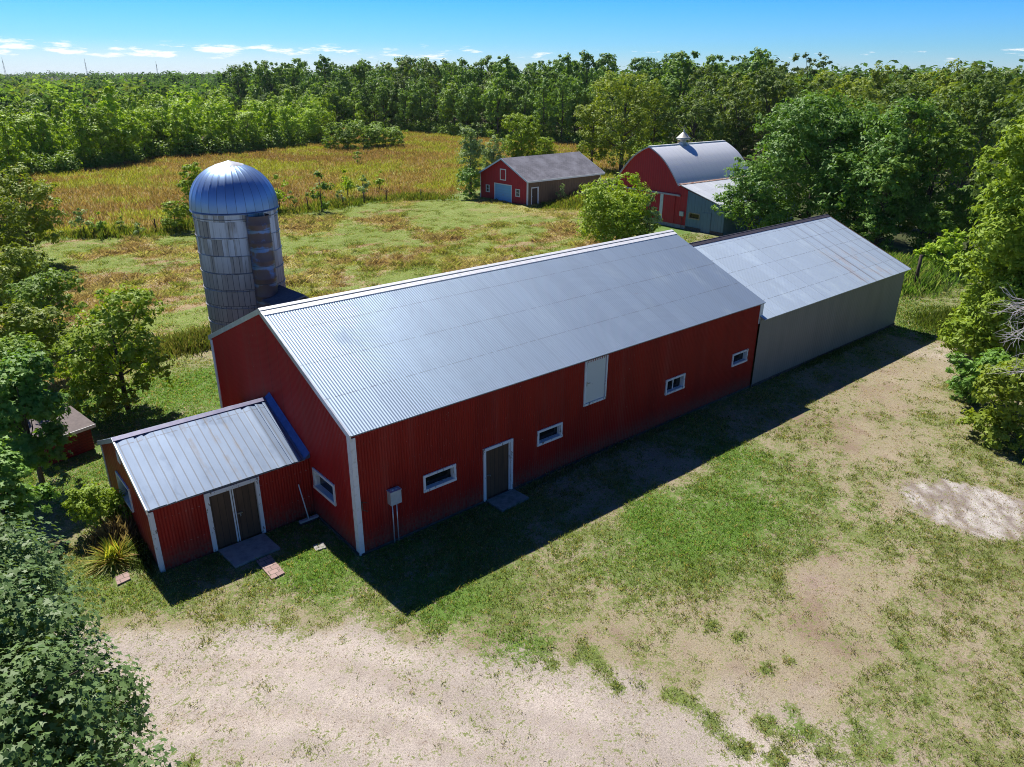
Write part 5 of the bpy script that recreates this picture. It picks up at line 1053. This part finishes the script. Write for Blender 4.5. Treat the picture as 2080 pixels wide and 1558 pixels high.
ma = [(-10.2, -1.2, 5.0, 1.7, 1.7, 1.3), (-9.6, -3.3, 5.6, 1.6, 1.6, 1.3), (-9.6, -5.6, 5.6, 1.5, 1.5, 1.2), (-9.7, -7.5, 5.4, 1.6, 1.5, 1.2), (-9.2, -2.6, 4.2, 1.3, 1.3, 1.0), (-9.2, -9.0, 4.6, 1.4, 1.5, 1.0), (-8.95, -6.6, 4.6, 1.2, 1.3, 1.0), (-9.6, -.2, 3.6, 1.5, 1.5, 1.2), (-11.2, -5, 6.6, 2.0, 3.0, 1.4), (-9.2, -5.0, 3.8, 1.1, 1.6, 1.0), (-9.0, .9, 2.6, 1.0, 1.2, .9)]
ma = [(a+11.6, b+4.6, c, d, e, f) for a, b, c, d, e, f in ma]
put('maple_tree', make_tree('maple', 406, ma, 8, 52000, .112, 'maple', .22, star=True, clump=.42, up=.75, shell=.55, per=34, trunk_top=.7, nl=18), (-11.6, -4.6), 'near maple with dark star-shaped leaves filling the lower left corner', 'tree')
put('leafy_bush', make_tree('bush', 407, round_lobes(56, 2.0, 1.0, .03, 11, .9), 2.0, 4200, .12, 'boxelder', .02, clump=.42), (-6.0, 6.7), 'leafy green bush against the end of the small red shed', 'bush')
WD = make_tree('weed', 408, round_lobes(57, 1.4, .8, .0, 7), 1.4, 1100, .13, 'silver', .015, clump=.4)
put('weed_clump', WD, (-6.6, 9.2), 'pale weedy clump in the grass below the red coop', 'weeds'); 
# yellow lily clump: long arching blades
q = np.random.default_rng(9); n = 520; a = q.uniform(0, 6.283, n); l = q.uniform(.55, 1.05, n); r0 = q.uniform(0, .28, n); el = q.uniform(.35, 1.35, n); cx = r0*np.cos(a*3.1); cy = r0*np.sin(a*3.1)
rows = []
for s_ in (0, .35, .7, 1.0):
    rr = l*s_*np.cos(el)*(1.0); zz = l*(s_*np.sin(el)-.62*s_*s_*np.cos(el)); w = .016*(1-s_**3)+.002
    px = cx+rr*np.cos(a); py = cy+rr*np.sin(a); zz = np.maximum(zz, .02+.02*s_); dx = -np.sin(a)*w; dy = np.cos(a)*w
    rows.append(np.stack([np.stack([px-dx, py-dy, zz], -1), np.stack([px+dx, py+dy, zz], -1)], 1))
V = np.concatenate(rows, 1); F = np.concatenate([np.arange(n)[:, None]*8+np.array([[k, k+1, k+3, k+2]]) for k in (0, 2, 4)]); cols = np.array([(.36, .35, .05), (.20, .29, .04), (.42, .34, .08), (.34, .18, .06)])[q.choice(4, n, p=[.4, .35, .15, .10])]
o_ = link('lily_clump', mesh_np('lily_clump', V.reshape(-1, 3), F, M['blade'], {'col': ('FLOAT_COLOR', np.repeat(np.concatenate([cols, np.ones((n, 1))], 1), 8, 0))})); o_.location = (-6.15, 4.75, 0); o_.scale = (1.15, 1.15, 1.1); tag(o_, 'clump of long arching yellow-green lily leaves beside the shed corner', 'plant')
tag(rank('dry_stalks', 260, -5.75, 5.9, .45, .35, .5, 1.0, [(.25, .19, .12), (.16, .12, .08)], .02), 'dry brown stalks between the leafy bush and the lily clump', 'plant')
tag(rank('wall_weeds', 420, -5.45, 4.7, .12, .8, .15, .4, [(.07, .10, .03), (.05, .08, .02)], .03), kind='stuff')
tag(rank('wall_weeds', 900, 11, -.28, 5.5, .10, .06, .22, [(.09, .13, .035), (.13, .15, .05), (.20, .16, .09)], .03), kind='stuff')
tag(rank('wall_weeds', 700, 30, -.34, 4.0, .10, .06, .24, [(.09, .13, .035), (.13, .15, .05)], .03), kind='stuff')
tag(rank('tall_grass', 5200, 49.6, 5.4, 2.6, 1.5, .8, 1.7, [(.10, .20, .03), (.14, .23, .05), (.20, .24, .09)], .07, .3), kind='stuff')
cols_f = [(.12, .17, .025), (.17, .20, .03), (.08, .12, .02), (.20, .19, .05)]
for i in range(len(EDGE)-6):
    (xa, ya), (xb, yb) = EDGE[i+1], EDGE[i+2]; L_ = math.hypot(xb-xa, yb-ya)
    tag(rank('edge_growth', int(L_*70), (xa+xb)/2, (ya+yb)/2+.6, L_/3.2, .9, .3, .95, cols_f, .08, math.atan2(yb-ya, xb-xa)), kind='stuff')
tag(rank('rank_growth', 2600, 56.5, 45.8, 3.2, 1.2, .4, 1.0, cols_f, .08), kind='stuff')
tag(rank('bank_grass', 2600, 2.5, 23.9, 3.2, .7, .3, .7, [(.11, .13, .03), (.15, .14, .05), (.08, .11, .02)], .05), kind='stuff')
tag(rank('wood_edge_growth', 2600, 41.5, -2.5, 2.0, 1.2, .1, .5, [(.07, .11, .02), (.11, .14, .03)], .06), kind='stuff')
# undergrowth along the wood edges
q = np.random.default_rng(31); VS = []; FS = []; k0 = 0
def bush_mass(x, y, h, r, n, s):
    u = unit(q.normal(0, 1, (n, 3))); u[:, 2] = abs(u[:, 2]); P = np.array([x, y, .1])+u*np.array([r, r, h])*q.uniform(.55, 1.05, (n, 1)); return leaves(P, unit(u*.6+np.array([0, 0, .5])+q.normal(0, .4, (n, 3))), s, q, el=.7)
for i in range(900):
    if i % 2: x = q.uniform(-6, 88); y = np.interp(x, F1[:, 0], F1[:, 1])+q.uniform(-1.5, 9)
    else: y = q.uniform(62, 196); x = np.interp(y, F2[::-1, 1], F2[::-1, 0])+q.uniform(-1.5, 9)
    if not vis(x, y, 1.05): continue
    V, F = bush_mass(x, y, q.uniform(1.2, 3.6), q.uniform(1.0, 2.0), 150, .42); VS.append(V); FS.append(F+k0); k0 += len(V)
tag(link('undergrowth', mesh_np('undergrowth', np.concatenate(VS), np.concatenate(FS), LM['mixed'])), kind='stuff')
# far woods: one mass beyond the trees one can tell apart
q = np.random.default_rng(21); VS = []; FS = []; k0 = 0
def far_tree(x, y, h, r, n, s):
    "a crown of a few lobes, wide leaf faces, for the woods far off"
    k = 4; c = np.stack([q.normal(0, r*.38, k), q.normal(0, r*.38, k), h*q.uniform(.35, .86, k)], -1); c[0] = (0, 0, h*.72); ci = q.integers(0, k, n)
    u = unit(q.normal(0, 1, (n, 3))); P = np.array([x, y, 0])+c[ci]+u*np.array([r*.62, r*.62, h*.26])*q.uniform(.7, 1, (n, 1)); P[:, 2] = np.maximum(P[:, 2], .5)
    return leaves(P, unit(u*.8+np.array([0, 0, .45])+q.normal(0, .35, (n, 3))), s, q, el=.8)
FC = []; PAL = np.array([(.15, .26, .04), (.20, .31, .045), (.065, .13, .04), (.10, .19, .045), (.16, .21, .045)])
spots = []
for i in range(4200):
    d = 185*math.exp(q.uniform(0, 1)**1.25*2.55); a = YAW+q.uniform(-.66, .66); x, y = CX+d*math.sin(a), CY+d*math.cos(a)
    if f1d(x, y) > 80 and x < 110+.1*y or f2d(x, y) > 62 or (x > 165): spots.append((x, y, d))
for x, y, d in spots:
    right = x > 110+.1*y*.9; patch = vnoise(np.array([x/70.]), np.array([y/70.]), 5)[0]
    h = (q.uniform(6.5, 12.5)*(1.25 if patch > .66 else 1) if not right else q.uniform(13, 17.5))*(1 if d < 500 else .92)
    n = 90 if d < 450 else 46 if d < 900 else 26; V, F = far_tree(x, y, h, h*(.20 if patch > .66 else .36)*(1+d/1500), n, .95*(1+d/900)); VS.append(V); FS.append(F+k0); k0 += len(V)
    c = PAL[2+q.integers(0, 2)] if (patch > .6 or right) else PAL[q.integers(0, 5)]
    FC.append(np.repeat(np.array([[*(c*q.uniform(.75, 1.25)), 1]]), len(V), 0))
tag(link('far_woods', mesh_np('far_woods', np.concatenate(VS), np.concatenate(FS), leafmat('leaf_far', .38, .8, .05, .4), {'col': ('FLOAT_COLOR', np.concatenate(FC))})), kind='stuff')

# the air: a thin even haze over the whole place
hz_ = NT('haze_air'); hz_.n.remove(hz_.b); vp = hz_.n.new('ShaderNodeVolumePrincipled'); vp.inputs['Color'].default_value = (.80, .88, .97, 1); vp.inputs['Density'].default_value = .000045; vp.inputs['Anisotropy'].default_value = .2
hz_.l.new(vp.outputs[0], hz_.out.inputs['Volume'])
mb = MB(); mb.box(-7500, 7500, -7500, 7500, -1.5, 42); tag(mb.build('haze', hz_.m), kind='stuff')
